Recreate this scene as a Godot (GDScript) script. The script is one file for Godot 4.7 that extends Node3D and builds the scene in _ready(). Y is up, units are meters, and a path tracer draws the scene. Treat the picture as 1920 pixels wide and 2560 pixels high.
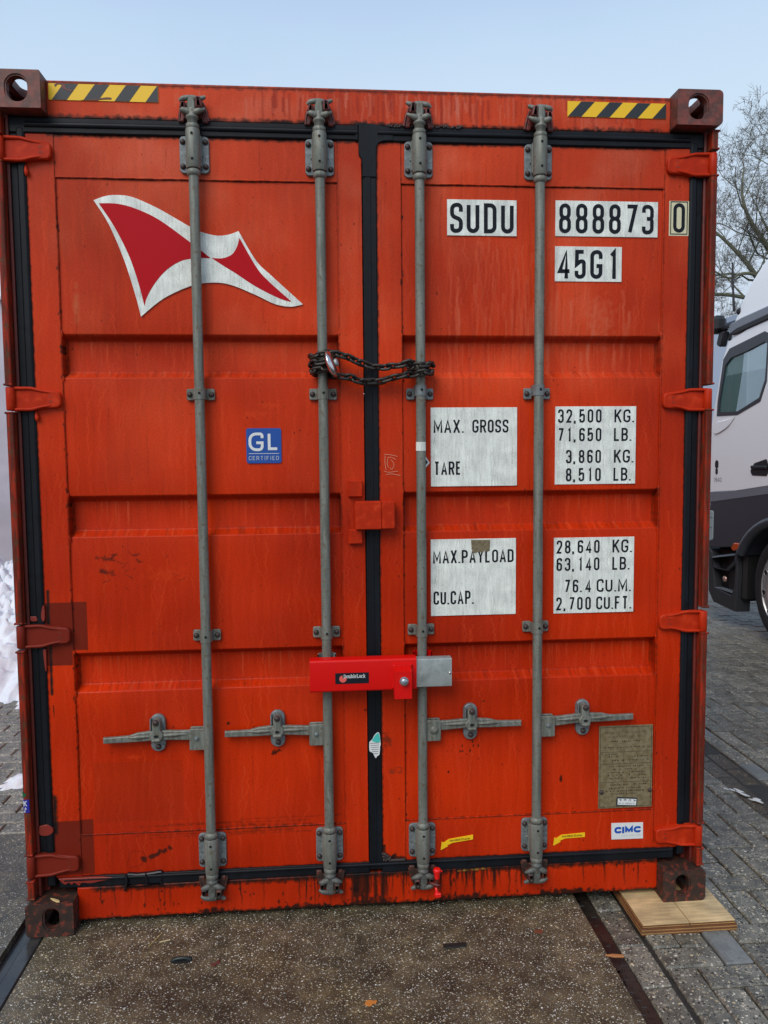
extends Node3D
# A red shipping container's door end, standing across a concrete slab beside a paved yard.

const FACE := -0.055      # plane of header and sill
const DOOR := -0.060      # plane of the door frames

# ---------------------------------------------------------------- mesh builder
class MB:
	var v := PackedVector3Array()
	var n := PackedVector3Array()
	var u := PackedVector2Array()
	var c := PackedColorArray()
	var ix := PackedInt32Array()
	var xf := Transform3D.IDENTITY
	var col := Color.WHITE
	var use_col := false

	func put(p: Vector3, nn: Vector3) -> int:
		var q := xf * p
		v.append(q)
		n.append((xf.basis * nn).normalized())
		u.append(Vector2((q.x + 1.25) / 2.5, (2.95 - q.y) / 3.0))
		if use_col:
			c.append(col)
		return v.size() - 1

	func face(a: int, b: int, d: int) -> void:
		# wound clockwise as seen from the side its normals point to
		var g := (v[b] - v[a]).cross(v[d] - v[a])
		if g.dot(n[a] + n[b] + n[d]) > 0.0:
			ix.append_array([a, d, b])
		else:
			ix.append_array([a, b, d])

	func flat(ps: Array, out: Vector3) -> void:
		var g: Vector3 = (ps[1] - ps[0]).cross(ps[2] - ps[0])
		if g.length() < 1e-12 and ps.size() > 3:
			g = (ps[2] - ps[0]).cross(ps[3] - ps[0])
		var nn := g.normalized()
		if nn.dot(out) < 0.0:
			nn = -nn
		var k := []
		for p in ps:
			k.append(put(p, nn))
		for i in range(1, ps.size() - 1):
			face(k[0], k[i], k[i + 1])

	func box(ctr: Vector3, size: Vector3, bev := 0.0) -> void:
		var h := size * 0.5
		bev = minf(bev, minf(h.x, minf(h.y, h.z)) * 0.95)
		for a in 3:
			var b := (a + 1) % 3
			var d := (a + 2) % 3
			for s in [-1.0, 1.0]:
				var ps := []
				for q in [[-1.0, -1.0], [1.0, -1.0], [1.0, 1.0], [-1.0, 1.0]]:
					var p := Vector3.ZERO
					p[a] = s * h[a]
					p[b] = q[0] * (h[b] - bev)
					p[d] = q[1] * (h[d] - bev)
					ps.append(ctr + p)
				var out := Vector3.ZERO
				out[a] = s
				flat(ps, out)
			if bev > 0.0:
				for sa in [-1.0, 1.0]:
					for sb in [-1.0, 1.0]:
						var ps := []
						for q in [[0, -1.0], [0, 1.0], [1, 1.0], [1, -1.0]]:
							var p := Vector3.ZERO
							p[a] = sa * (h[a] - (0.0 if q[0] == 0 else bev))
							p[b] = sb * (h[b] - (bev if q[0] == 0 else 0.0))
							p[d] = q[1] * (h[d] - bev)
							ps.append(ctr + p)
						var out := Vector3.ZERO
						out[a] = sa
						out[b] = sb
						flat(ps, out)
		if bev > 0.0:
			for sx in [-1.0, 1.0]:
				for sy in [-1.0, 1.0]:
					for sz in [-1.0, 1.0]:
						var s := Vector3(sx, sy, sz)
						var ps := []
						for a in 3:
							var p := Vector3.ZERO
							for b in 3:
								p[b] = s[b] * (h[b] - (0.0 if a == b else bev))
							ps.append(ctr + p)
						flat(ps, s)

	# polygon in x, y pushed from z0 (back) to z1 (front), front edge bevelled
	func prism(poly: PackedVector2Array, z0: float, z1: float, bev := 0.0, back := true) -> void:
		if Geometry2D.is_polygon_clockwise(poly):
			poly.reverse()
		var m := poly.size()
		var en := PackedVector2Array()
		for i in m:
			var e := (poly[(i + 1) % m] - poly[i]).normalized()
			en.append(Vector2(e.y, -e.x))
		var ins := PackedVector2Array()
		for i in m:
			var a := en[(i + m - 1) % m]
			var b := en[i]
			var mid := (a + b)
			var k := mid.length_squared()
			ins.append(poly[i] - (mid * (2.0 / maxf(k, 0.6))) * bev)
		var s := 1.0 if z1 > z0 else -1.0
		var zm := z1 - s * bev
		for i in m:
			var j := (i + 1) % m
			var ni := en[i]
			var nj := en[i]
			if en[i].dot(en[(i + m - 1) % m]) > 0.8:
				ni = (en[i] + en[(i + m - 1) % m]).normalized()
			if en[i].dot(en[j]) > 0.8:
				nj = (en[i] + en[j]).normalized()
			var p := [put(Vector3(poly[i].x, poly[i].y, z0), Vector3(ni.x, ni.y, 0)), put(Vector3(poly[j].x, poly[j].y, z0), Vector3(nj.x, nj.y, 0)), put(Vector3(poly[j].x, poly[j].y, zm), Vector3(nj.x, nj.y, 0)), put(Vector3(poly[i].x, poly[i].y, zm), Vector3(ni.x, ni.y, 0))]
			face(p[0], p[1], p[2])
			face(p[0], p[2], p[3])
			if bev > 0.0:
				var q := [put(Vector3(poly[i].x, poly[i].y, zm), Vector3(ni.x, ni.y, s * 0.8)), put(Vector3(poly[j].x, poly[j].y, zm), Vector3(nj.x, nj.y, s * 0.8)), put(Vector3(ins[j].x, ins[j].y, z1), Vector3(nj.x * 0.5, nj.y * 0.5, s)), put(Vector3(ins[i].x, ins[i].y, z1), Vector3(ni.x * 0.5, ni.y * 0.5, s))]
				face(q[0], q[1], q[2])
				face(q[0], q[2], q[3])
		cap(ins if bev > 0.0 else poly, z1, s)
		if back:
			cap(poly, z0, -s)

	func cap(poly: PackedVector2Array, z: float, s: float) -> void:
		var t := Geometry2D.triangulate_polygon(poly)
		var k := v.size()
		for p in poly:
			put(Vector3(p.x, p.y, z), Vector3(0, 0, s))
		for i in range(0, t.size(), 3):
			face(k + t[i], k + t[i + 1], k + t[i + 2])

	func rect(x0: float, y0: float, x1: float, y1: float, z0: float, z1: float, bev := 0.0) -> void:
		prism(PackedVector2Array([Vector2(x0, y0), Vector2(x1, y0), Vector2(x1, y1), Vector2(x0, y1)]), z0, z1, bev)

	func tube(path: PackedVector3Array, radii: Array, sides := 8, closed := false, flatten := 1.0) -> void:
		var m := path.size()
		var rings := []
		var up := Vector3.ZERO
		for i in m:
			var d: Vector3
			if closed:
				d = path[(i + 1) % m] - path[(i + m - 1) % m]
			else:
				d = path[mini(i + 1, m - 1)] - path[maxi(i - 1, 0)]
			d = d.normalized()
			if up == Vector3.ZERO:
				up = d.cross(Vector3(0.31, 0.2, 0.9) if absf(d.z) < 0.9 else Vector3(1, 0.1, 0)).normalized()
			up = (up - d * up.dot(d)).normalized()
			var w := d.cross(up)
			var r: float = radii[mini(i, radii.size() - 1)]
			var ring := []
			for k in sides:
				var a := TAU * k / sides
				var nn := up * cos(a) + w * sin(a) * flatten
				ring.append(put(path[i] + nn * r, nn))
			rings.append(ring)
		for i in (m if closed else m - 1):
			var ra: Array = rings[i]
			var rb: Array = rings[(i + 1) % m]
			var sh := 0
			if closed and i == m - 1:
				var best := 1e9
				for q in sides:
					var dd := v[ra[0]].distance_to(v[rb[q]])
					if dd < best:
						best = dd
						sh = q
			for k in sides:
				var k2 := (k + 1) % sides
				face(ra[k], ra[k2], rb[(k2 + sh) % sides])
				face(ra[k], rb[(k2 + sh) % sides], rb[(k + sh) % sides])
		if not closed:
			for e in [0, m - 1]:
				var r: float = radii[mini(e, radii.size() - 1)]
				if r > 0.0008:
					var d: Vector3 = (path[0] - path[1]).normalized() if e == 0 else (path[m - 1] - path[m - 2]).normalized()
					var k := []
					for q in rings[e]:
						var p := xf.affine_inverse() * v[q]
						k.append(put(p, d))
					for q in range(1, sides - 1):
						face(k[0], k[q], k[q + 1])

	# profile of (radius, height) turned round the local y axis
	func lathe(prof: Array, sides := 16, sharp := 0.7) -> void:
		var m := prof.size()
		var sn := []
		for i in m - 1:
			var d: Vector2 = prof[i + 1] - prof[i]
			sn.append(Vector2(d.y, -d.x).normalized())
		for i in m - 1:
			var n0: Vector2 = sn[i]
			var n1: Vector2 = sn[i]
			if i > 0 and sn[i].dot(sn[i - 1]) > sharp:
				n0 = (sn[i] + sn[i - 1]).normalized()
			if i < m - 2 and sn[i].dot(sn[i + 1]) > sharp:
				n1 = (sn[i] + sn[i + 1]).normalized()
			var a := []
			var b := []
			for k in sides + 1:
				var t := TAU * k / sides
				var e := Vector3(cos(t), 0, sin(t))
				a.append(put(e * prof[i].x + Vector3(0, prof[i].y, 0), e * n0.x + Vector3(0, n0.y, 0)))
				b.append(put(e * prof[i + 1].x + Vector3(0, prof[i + 1].y, 0), e * n1.x + Vector3(0, n1.y, 0)))
			for k in sides:
				if prof[i].x > 1e-6:
					face(a[k], a[k + 1], b[k])
				if prof[i + 1].x > 1e-6:
					face(a[k + 1], b[k + 1], b[k])

	# grid of points (rows of equal length) with smooth normals; out tells the outer side
	func grid(rows: Array, out: Vector3, closed := false) -> void:
		var R := rows.size()
		var C: int = rows[0].size()
		var base := v.size()
		for i in R:
			for j in C:
				var jm := (j + C - 1) % C if closed else maxi(j - 1, 0)
				var jp := (j + 1) % C if closed else mini(j + 1, C - 1)
				var du: Vector3 = rows[mini(i + 1, R - 1)][j] - rows[maxi(i - 1, 0)][j]
				var dv: Vector3 = rows[i][jp] - rows[i][jm]
				var nn := du.cross(dv).normalized()
				if not closed and nn.dot(out) < 0.0:
					nn = -nn
				if closed and nn.dot((rows[i][j] as Vector3) - out) < 0.0:
					nn = -nn
				put(rows[i][j], nn)
		for i in R - 1:
			for j in (C if closed else C - 1):
				var a := base + i * C + j
				var b := base + i * C + (j + 1) % C
				face(a, b, b + C)
				face(a, b + C, a + C)

	func mesh() -> ArrayMesh:
		var arr := []
		arr.resize(Mesh.ARRAY_MAX)
		arr[Mesh.ARRAY_VERTEX] = v
		arr[Mesh.ARRAY_NORMAL] = n
		arr[Mesh.ARRAY_TEX_UV] = u
		if use_col:
			arr[Mesh.ARRAY_COLOR] = c
		arr[Mesh.ARRAY_INDEX] = ix
		var am := ArrayMesh.new()
		am.add_surface_from_arrays(Mesh.PRIMITIVE_TRIANGLES, arr)
		return am

# ---------------------------------------------------------------- scene helpers
var rng := RandomNumberGenerator.new()
var taken := {}
var M := {}

func numbered(called: String) -> String:
	var k: int = taken.get(called, 0)
	taken[called] = k + 1
	return called if k == 0 else "%s_%03d" % [called, k]

func tag(o: Node, label: String, category := "", group := "", kind := "") -> Node:
	if label: o.set_meta("label", label)
	if category: o.set_meta("category", category)
	if group: o.set_meta("group", group)
	if kind: o.set_meta("kind", kind)
	return o

func thing(called: String, label: String, category: String, at := Vector3.ZERO, turn := 0.0, group := "") -> Node3D:
	var o := Node3D.new()
	o.name = numbered(called)
	add_child(o, true)
	o.position = at
	o.rotation.y = turn
	tag(o, label, category, group)
	return o

func part(called: String, b: MB, m: Material, parent: Node = self, at := Vector3.ZERO) -> MeshInstance3D:
	var o := MeshInstance3D.new()
	o.name = called if parent != self else numbered(called)
	o.mesh = b.mesh()
	o.material_override = m
	o.position = at
	parent.add_child(o, true)
	return o

func again(called: String, mesh: Mesh, m: Material, parent: Node, xf: Transform3D) -> MeshInstance3D:
	var o := MeshInstance3D.new()
	o.name = called if parent != self else numbered(called)
	o.mesh = mesh
	o.material_override = m
	o.transform = xf
	parent.add_child(o, true)
	return o

func mat(srgb: Color, rough := 0.6, metal := 0.0, spec := 0.5) -> StandardMaterial3D:
	var m := StandardMaterial3D.new()
	m.albedo_color = srgb
	m.roughness = rough
	m.metallic = metal
	m.metallic_specular = spec
	return m

func c8(r: int, g: int, b: int) -> Color:
	return Color8(r, g, b)

func tri_mat(tex: Texture2D, scale: float, rough := 0.6, metal := 0.0, world := true, nrm: Texture2D = null, nscale := 1.0, tint := Color.WHITE) -> StandardMaterial3D:
	var m := mat(tint, rough, metal)
	m.albedo_texture = tex
	m.uv1_triplanar = true
	m.uv1_world_triplanar = world
	m.uv1_scale = Vector3.ONE * scale
	if nrm:
		m.normal_enabled = true
		m.normal_texture = nrm
		m.normal_scale = nscale
	return m

func V2(a: Array) -> PackedVector2Array:
	var p := PackedVector2Array()
	for i in range(0, a.size(), 2):
		p.append(Vector2(a[i], a[i + 1]))
	return p

func V3(a: Array) -> PackedVector3Array:
	var p := PackedVector3Array()
	for i in range(0, a.size(), 3):
		p.append(Vector3(a[i], a[i + 1], a[i + 2]))
	return p

func smooth2(a: PackedVector2Array, steps := 5) -> PackedVector2Array:   # curve through points, ends kept
	var r := PackedVector2Array()
	for i in a.size() - 1:
		var p0 := a[maxi(i - 1, 0)]
		var p3 := a[mini(i + 2, a.size() - 1)]
		for k in steps:
			r.append(a[i].cubic_interpolate(a[i + 1], p0, p3, float(k) / steps))
	r.append(a[a.size() - 1])
	return r

func smooth3(a: PackedVector3Array, steps := 5) -> PackedVector3Array:
	var r := PackedVector3Array()
	for i in a.size() - 1:
		var p0 := a[maxi(i - 1, 0)]
		var p3 := a[mini(i + 2, a.size() - 1)]
		for k in steps:
			r.append(a[i].cubic_interpolate(a[i + 1], p0, p3, float(k) / steps))
	r.append(a[a.size() - 1])
	return r

func round_poly(pts: Array, seg := 5) -> PackedVector2Array:    # [x, y, corner radius] ...
	var r := PackedVector2Array()
	var m := pts.size()
	for i in m:
		var p := Vector2(pts[i][0], pts[i][1])
		var a := Vector2(pts[(i + m - 1) % m][0], pts[(i + m - 1) % m][1])
		var b := Vector2(pts[(i + 1) % m][0], pts[(i + 1) % m][1])
		r.append_array(corner(a, p, b, pts[i][2], seg))
	return r

func corner(a: Vector2, p: Vector2, b: Vector2, rad: float, seg: int) -> PackedVector2Array:
	if rad <= 0.0:
		return PackedVector2Array([p])
	var d1 := (a - p).normalized()
	var d2 := (b - p).normalized()
	var ang := acos(clampf(d1.dot(d2), -1, 1))
	if ang > PI - 0.05:
		return PackedVector2Array([p])
	var cut := rad / tan(ang / 2.0)
	cut = minf(cut, minf(a.distance_to(p), b.distance_to(p)) * 0.5)
	rad = cut * tan(ang / 2.0)
	var ctr := p + (d1 + d2).normalized() * (rad / sin(ang / 2.0))
	var s := p + d1 * cut - ctr
	var e := p + d2 * cut - ctr
	var r := PackedVector2Array()
	var sweep := s.angle_to(e)
	for k in seg + 1:
		r.append(ctr + s.rotated(sweep * k / seg))
	return r

func rrect(x0: float, y0: float, x1: float, y1: float, r: float, seg := 5) -> PackedVector2Array:
	return round_poly([[x0, y0, r], [x1, y0, r], [x1, y1, r], [x0, y1, r]], seg)

func bead(pos: Vector3, out: Vector3) -> Transform3D:   # local y points along out
	var q := Quaternion(Vector3.UP, out.normalized()) if out.normalized().dot(Vector3.UP) > -0.999 else Quaternion(Vector3.RIGHT, PI)
	return Transform3D(Basis(q), pos)

# ---------------------------------------------------------------- lettering, a condensed stroke alphabet
const GLYPH := {
	"S": [1.0, [[1, .74, 0], [1, 1, 9], [0, 1, 9], [0, .57, 9], [1, .43, 9], [1, 0, 9], [0, 0, 9], [0, .26, 0]]],
	"U": [1.0, [[0, 1, 0], [0, 0, 9], [1, 0, 9], [1, 1, 0]]],
	"D": [1.0, [[0, 0, 0], [1, 0, 9], [1, 1, 9], [0, 1, 0], "c"]],
	"8": [1.0, [[.03, .52, 9], [.97, .52, 9], [.97, 1, 9], [.03, 1, 9], "c"], [[0, 0, 9], [1, 0, 9], [1, .52, 9], [0, .52, 9], "c"]],
	"7": [1.0, [[0, 1, 0], [1, 1, 0], [.32, 0, 0]]],
	"3": [1.0, [[0, .77, 0], [0, 1, 9], [1, 1, 9], [1, .53, 9], [.38, .53, 0]], [[.38, .53, 0], [1, .53, 9], [1, 0, 9], [0, 0, 9], [0, .23, 0]]],
	"0": [1.0, [[0, 0, 9], [1, 0, 9], [1, 1, 9], [0, 1, 9], "c"]],
	"O": [1.0, [[0, 0, 9], [1, 0, 9], [1, 1, 9], [0, 1, 9], "c"]],
	"4": [1.08, [[.74, -.07, 0], [.74, 1, 0], [0, .22, 0], [1.1, .22, 0]]],
	"5": [1.0, [[.95, 1, 0], [.05, 1, 0], [.02, .5, 0], [.5, .62, 2], [1, .62, 9], [1, 0, 9], [0, 0, 9], [0, .24, 0]]],
	"G": [1.05, [[1, .73, 0], [1, 1, 9], [0, 1, 9], [0, 0, 9], [1, 0, 9], [1, .44, 0], [.52, .44, 0]]],
	"1": [0.6, [[0, .86, 0], [.75, 1, 0], [.75, -.07, 0]]],
	"M": [1.3, [[0, -.07, 0], [0, 1.0, 0], [.5, .2, 0], [1, 1.0, 0], [1, -.07, 0]]],
	"A": [1.1, [[0, -.07, 0], [.5, 1, 0], [1, -.07, 0]], [[.18, .27, 0], [.82, .27, 0]]],
	"X": [1.05, [[0, -.07, 0], [1, 1.07, 0]], [[0, 1.07, 0], [1, -.07, 0]]],
	"R": [1.05, [[0, -.07, 0], [0, 1, 0], [1, 1, 9], [1, .48, 9], [0, .48, 0]], [[.55, .48, 0], [1.02, -.07, 0]]],
	"T": [1.0, [[0, 1, 0], [1, 1, 0]], [[.5, 1, 0], [.5, -.07, 0]]],
	"E": [0.9, [[1, 0, 0], [0, 0, 0], [0, 1, 0], [1, 1, 0]], [[0, .52, 0], [.85, .52, 0]]],
	"F": [0.9, [[0, -.07, 0], [0, 1, 0], [1, 1, 0]], [[0, .5, 0], [.85, .5, 0]]],
	"K": [1.05, [[0, -.07, 0], [0, 1.07, 0]], [[1, 1.07, 0], [0, .38, 0]], [[.35, .6, 0], [1.03, -.07, 0]]],
	"L": [0.9, [[0, 1.07, 0], [0, 0, 0], [1, 0, 0]]],
	"B": [1.0, [[0, 0, 0], [1, 0, 9], [1, .52, 9], [0, .52, 0], "c"], [[0, .52, 0], [.95, .52, 9], [.95, 1, 9], [0, 1, 0], "c"]],
	"C": [1.0, [[1, .72, 0], [1, 1, 9], [0, 1, 9], [0, 0, 9], [1, 0, 9], [1, .28, 0]]],
	"P": [1.0, [[0, -.07, 0], [0, 1, 0], [1, 1, 9], [1, .45, 9], [0, .45, 0]]],
	"Y": [1.05, [[0, 1.07, 0], [.5, .42, 0], [1, 1.07, 0]], [[.5, .42, 0], [.5, -.07, 0]]],
	"N": [1.05, [[0, -.07, 0], [0, 1, 0], [1, 0, 0], [1, 1.07, 0]]],
	"I": [0.3, [[.5, -.07, 0], [.5, 1.07, 0]]],
	"J": [0.9, [[1, 1.07, 0], [1, 0, 9], [0, 0, 9], [0, .26, 0]]],
	"H": [1.05, [[0, -.07, 0], [0, 1.07, 0]], [[1, -.07, 0], [1, 1.07, 0]], [[0, .52, 0], [1, .52, 0]]],
	"V": [1.05, [[0, 1.07, 0], [.5, -.02, 0], [1, 1.07, 0]]],
	"W": [1.4, [[0, 1.07, 0], [.25, 0, 0], [.5, .8, 0], [.75, 0, 0], [1, 1.07, 0]]],
	"2": [1.0, [[0, .74, 0], [0, 1, 9], [1, 1, 9], [1, .62, 3], [0, 0, 0], [1.03, 0, 0]]],
	"6": [1.0, [[0, 0, 9], [1, 0, 9], [1, .58, 9], [0, .58, 9], "c"], [[0, .3, 0], [0, 1, 9], [1, 1, 9], [1, .8, 0]]],
	"9": [1.0, [[0, .42, 9], [1, .42, 9], [1, 1, 9], [0, 1, 9], "c"], [[1, .7, 0], [1, 0, 9], [0, 0, 9], [0, .2, 0]]],
	".": [0.3, [[.5, -.07, 0], [.5, .05, 0]]],
	",": [0.3, [[.6, .06, 0], [.45, -.1, 0], [.25, -.2, 0]]],
	"-": [0.6, [[0, .5, 0], [1, .5, 0]]],
}

# one letter: x0 = left edge of its ink, width w of an ordinary letter, stroke t
func glyph(b: MB, ch: String, x0: float, y0: float, w: float, h: float, t: float, z: float) -> float:
	if not GLYPH.has(ch):
		return w
	var g: Array = GLYPH[ch]
	var gw: float = w * g[0]
	var lay := 0
	for gi in range(1, g.size()):
		var src: Array = (g[gi] as Array).duplicate()
		var closed := false
		if src[src.size() - 1] is String:
			closed = true
			src.pop_back()
		var pts := []
		for s in src:
			pts.append([x0 + t / 2 + float(s[0]) * (gw - t), y0 + t / 2 + float(s[1]) * (h - t), minf(float(s[2]) * h * 0.06, (gw - t) * 0.5)])
		var line := PackedVector2Array()
		for i in pts.size():
			var p := Vector2(pts[i][0], pts[i][1])
			if not closed and (i == 0 or i == pts.size() - 1):
				line.append(p)
			else:
				var a: Array = pts[(i + pts.size() - 1) % pts.size()]
				var d: Array = pts[(i + 1) % pts.size()]
				line.append_array(corner(Vector2(a[0], a[1]), p, Vector2(d[0], d[1]), pts[i][2], 5))
		ribbon(b, line, t, z + lay * 0.00025, closed)
		lay += 1
	return gw

func ribbon(b: MB, line: PackedVector2Array, t: float, z: float, closed := false) -> void:
	var cl := PackedVector2Array()
	for p in line:
		if cl.is_empty() or cl[cl.size() - 1].distance_to(p) > 1e-5:
			cl.append(p)
	if closed and cl.size() > 2 and cl[0].distance_to(cl[cl.size() - 1]) < 1e-5:
		cl.remove_at(cl.size() - 1)
	var m := cl.size()
	if m < 2:
		return
	var L := []
	var R := []
	for i in m:
		var a := cl[(i + m - 1) % m] if (closed or i > 0) else cl[i] * 2.0 - cl[i + 1]
		var d := cl[(i + 1) % m] if (closed or i < m - 1) else cl[i] * 2.0 - cl[i - 1]
		var d1 := (cl[i] - a).normalized()
		var d2 := (d - cl[i]).normalized()
		var n1 := Vector2(-d1.y, d1.x)
		var n2 := Vector2(-d2.y, d2.x)
		var mi := n1 + n2
		var k := maxf(mi.length_squared(), 0.55)
		mi = mi * (2.0 / k) * (t / 2)
		L.append(cl[i] + mi)
		R.append(cl[i] - mi)
	for i in (m if closed else m - 1):
		var j := (i + 1) % m
		b.flat([Vector3(L[i].x, L[i].y, z), Vector3(L[j].x, L[j].y, z), Vector3(R[j].x, R[j].y, z), Vector3(R[i].x, R[i].y, z)], Vector3(0, 0, 1))

# a line of lettering fitted between x0 and x1
func words(b: MB, s: String, x0: float, x1: float, y0: float, y1: float, z: float, weight := 0.25, gap := 0.25, blank := 0.9) -> void:
	var total := 0.0
	for i in s.length():
		var ch := s[i]
		total += blank if ch == " " else float(GLYPH[ch][0]) if GLYPH.has(ch) else 1.0
		if i < s.length() - 1:
			total += gap
	var w := (x1 - x0) / total
	var x := x0
	var h := y1 - y0
	for ch in s:
		if ch != " ":
			glyph(b, ch, x, y0, w, h, minf(w * 0.36, h * 0.142 * weight / 0.26), z)
		x += w * ((blank if ch == " " else float(GLYPH[ch][0]) if GLYPH.has(ch) else 1.0) + gap)

# ---------------------------------------------------------------- the scene
func _ready() -> void:
	# camera, solved from the container's corner castings
	var cam := Camera3D.new()
	cam.name = "camera"
	cam.transform = Transform3D(Basis.from_euler(Vector3(-0.07297, -0.07783, -0.00896), EULER_ORDER_YXZ), Vector3(-0.16663, 1.65164, 2.60672))
	cam.fov = 67.93
	cam.near = 0.05
	cam.far = 1500.0
	add_child(cam)
	cam_inv = cam.transform.affine_inverse()
	var we := WorldEnvironment.new()
	we.name = "environment"
	var env := Environment.new()
	env.background_mode = Environment.BG_SKY
	var sky := Sky.new()
	var sm := PanoramaSkyMaterial.new()
	sm.panorama = paint_sky()
	sm.energy_multiplier = 0.68
	sky.sky_material = sm
	env.sky = sky
	env.ambient_light_source = Environment.AMBIENT_SOURCE_SKY
	env.tonemap_mode = Environment.TONE_MAPPER_LINEAR
	env.tonemap_exposure = 1.47
	env.sdfgi_enabled = true
	env.ssao_enabled = true
	env.ssil_enabled = true
	we.environment = env
	add_child(we)
	var sun := DirectionalLight3D.new()
	sun.name = "veiled_sun"
	sun.light_energy = 0.5
	sun.light_angular_distance = 40.0
	sun.light_color = Color(1.0, 0.97, 0.93)
	sun.shadow_enabled = true
	sun.rotation = Vector3(deg_to_rad(-44.0), deg_to_rad(-33.0), 0.0)
	add_child(sun)
	make_materials()
	make_ground()
	make_container()
	make_wall()
	make_truck()
	make_trailer()
	make_trees()
	make_chain()
	make_padlock()
	make_lock_bar()
	make_seal()
	make_board()
	make_snow()
	make_litter()

# ---------------------------------------------------------------- textures
const TW := 1024
const TH := 1228

func noise_bytes(w: int, h: int, freq: float, seed_: int, oct := 4, kind := FastNoiseLite.TYPE_SIMPLEX_SMOOTH) -> PackedByteArray:
	return noise_image(w, h, freq, seed_, oct, kind).get_data()

func noise_image(w: int, h: int, freq: float, seed_: int, oct := 4, kind := FastNoiseLite.TYPE_SIMPLEX_SMOOTH, seamless := false) -> Image:
	var n := FastNoiseLite.new()
	n.noise_type = kind
	n.frequency = freq
	n.seed = seed_
	n.fractal_octaves = oct
	var im := n.get_seamless_image(w, h) if seamless else n.get_image(w, h)
	im.convert(Image.FORMAT_L8)
	return im

func stretched(w: int, h: int, w0: int, h0: int, freq: float, seed_: int, oct := 3) -> PackedByteArray:
	var im := noise_image(w0, h0, freq, seed_, oct, FastNoiseLite.TYPE_SIMPLEX_SMOOTH, true)
	im.resize(w, h, Image.INTERPOLATE_CUBIC)
	return im.get_data()

var px: PackedByteArray      # the picture being painted, RGB
var pw := 0
var ph := 0
var grain: PackedByteArray

func dab(x: int, y: int, r: float, g: float, b: float, a: float) -> void:
	if x < 0 or y < 0 or x >= pw or y >= ph or a <= 0.0:
		return
	a = minf(a, 1.0)
	var k := (y * pw + x) * 3
	px[k] = int(px[k] + (r - px[k]) * a)
	px[k + 1] = int(px[k + 1] + (g - px[k + 1]) * a)
	px[k + 2] = int(px[k + 2] + (b - px[k + 2]) * a)

func tx(x: float) -> float:
	return (x + 1.25) / 2.5 * pw

func ty(y: float) -> float:
	return (2.95 - y) / 3.0 * ph

# soft patch in metres; rough breaks its edge up with the grain picture
func blot(x: float, y: float, rx: float, ry: float, col: Color, a: float, rough := 0.0, hard := 1.0) -> void:
	var cx := tx(x)
	var cy := ty(y)
	var sx := rx / 2.5 * pw
	var sy := ry / 3.0 * ph
	for j in range(int(cy - sy) - 1, int(cy + sy) + 2):
		for i in range(int(cx - sx) - 1, int(cx + sx) + 2):
			if i < 0 or j < 0 or i >= pw or j >= ph:
				continue
			var dx := (i + 0.5 - cx) / maxf(sx, 0.6)
			var dy := (j + 0.5 - cy) / maxf(sy, 0.6)
			var d := 1.0 - sqrt(dx * dx + dy * dy)
			if rough > 0.0:
				d += (grain[j * pw + i] / 255.0 - 0.55) * rough
			dab(i, j, col.r8, col.g8, col.b8, clampf(d * hard, 0.0, 1.0) * a)

func patch(x0: float, y0: float, x1: float, y1: float, col: Color, a: float, rough := 0.0) -> void:
	for j in range(int(ty(y1)), int(ty(y0)) + 1):
		for i in range(int(tx(x0)), int(tx(x1)) + 1):
			if i < 0 or j < 0 or i >= pw or j >= ph:
				continue
			var k := a
			if rough > 0.0:
				k = a * clampf(0.5 + (grain[j * pw + i] / 255.0 - 0.5) * rough * 4.0, 0.0, 1.0)
			dab(i, j, col.r8, col.g8, col.b8, k)

# a run of water or rust going down from (x, y)
func run_down(x: float, y: float, length: float, width: float, col: Color, a: float, wander := 0.5, fade := true) -> void:
	var n := int(length / 3.0 * ph)
	var cx := tx(x)
	var hw := width / 2.5 * pw * 0.5
	for k in n:
		cx += rng.randf_range(-1, 1) * wander
		var t := float(k) / n
		var al := a * (1.0 - t * t if fade else 1.0)
		var j := int(ty(y)) + k
		for i in range(int(floor(cx - hw)), int(ceil(cx + hw)) + 1):
			var d := 1.0 - absf(i - cx) / (hw + 0.5)
			dab(i, j, col.r8, col.g8, col.b8, al * clampf(d * 1.6, 0.0, 1.0))

# dirt along a line
func grime(x0: float, y0: float, x1: float, y1: float, width: float, col: Color, a: float, rough := 1.2) -> void:
	var p := Vector2(tx(x0), ty(y0))
	var q := Vector2(tx(x1), ty(y1))
	var w := maxf(width / 2.5 * pw, 0.7)
	var lo := Vector2(minf(p.x, q.x) - w, minf(p.y, q.y) - w)
	var hi := Vector2(maxf(p.x, q.x) + w, maxf(p.y, q.y) + w)
	var d := q - p
	var ll := maxf(d.length_squared(), 0.01)
	for j in range(int(lo.y), int(hi.y) + 1):
		for i in range(int(lo.x), int(hi.x) + 1):
			if i < 0 or j < 0 or i >= pw or j >= ph:
				continue
			var o := Vector2(i, j)
			var t := clampf((o - p).dot(d) / ll, 0, 1)
			var e := 1.0 - (o - p - d * t).length() / w
			e += (grain[j * pw + i] / 255.0 - 0.5) * rough
			dab(i, j, col.r8, col.g8, col.b8, clampf(e, 0.0, 1.0) * a)

func finish(repeat_ := false) -> ImageTexture:
	return ImageTexture.create_from_image(Image.create_from_data(pw, ph, false, Image.FORMAT_RGB8, px))

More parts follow.
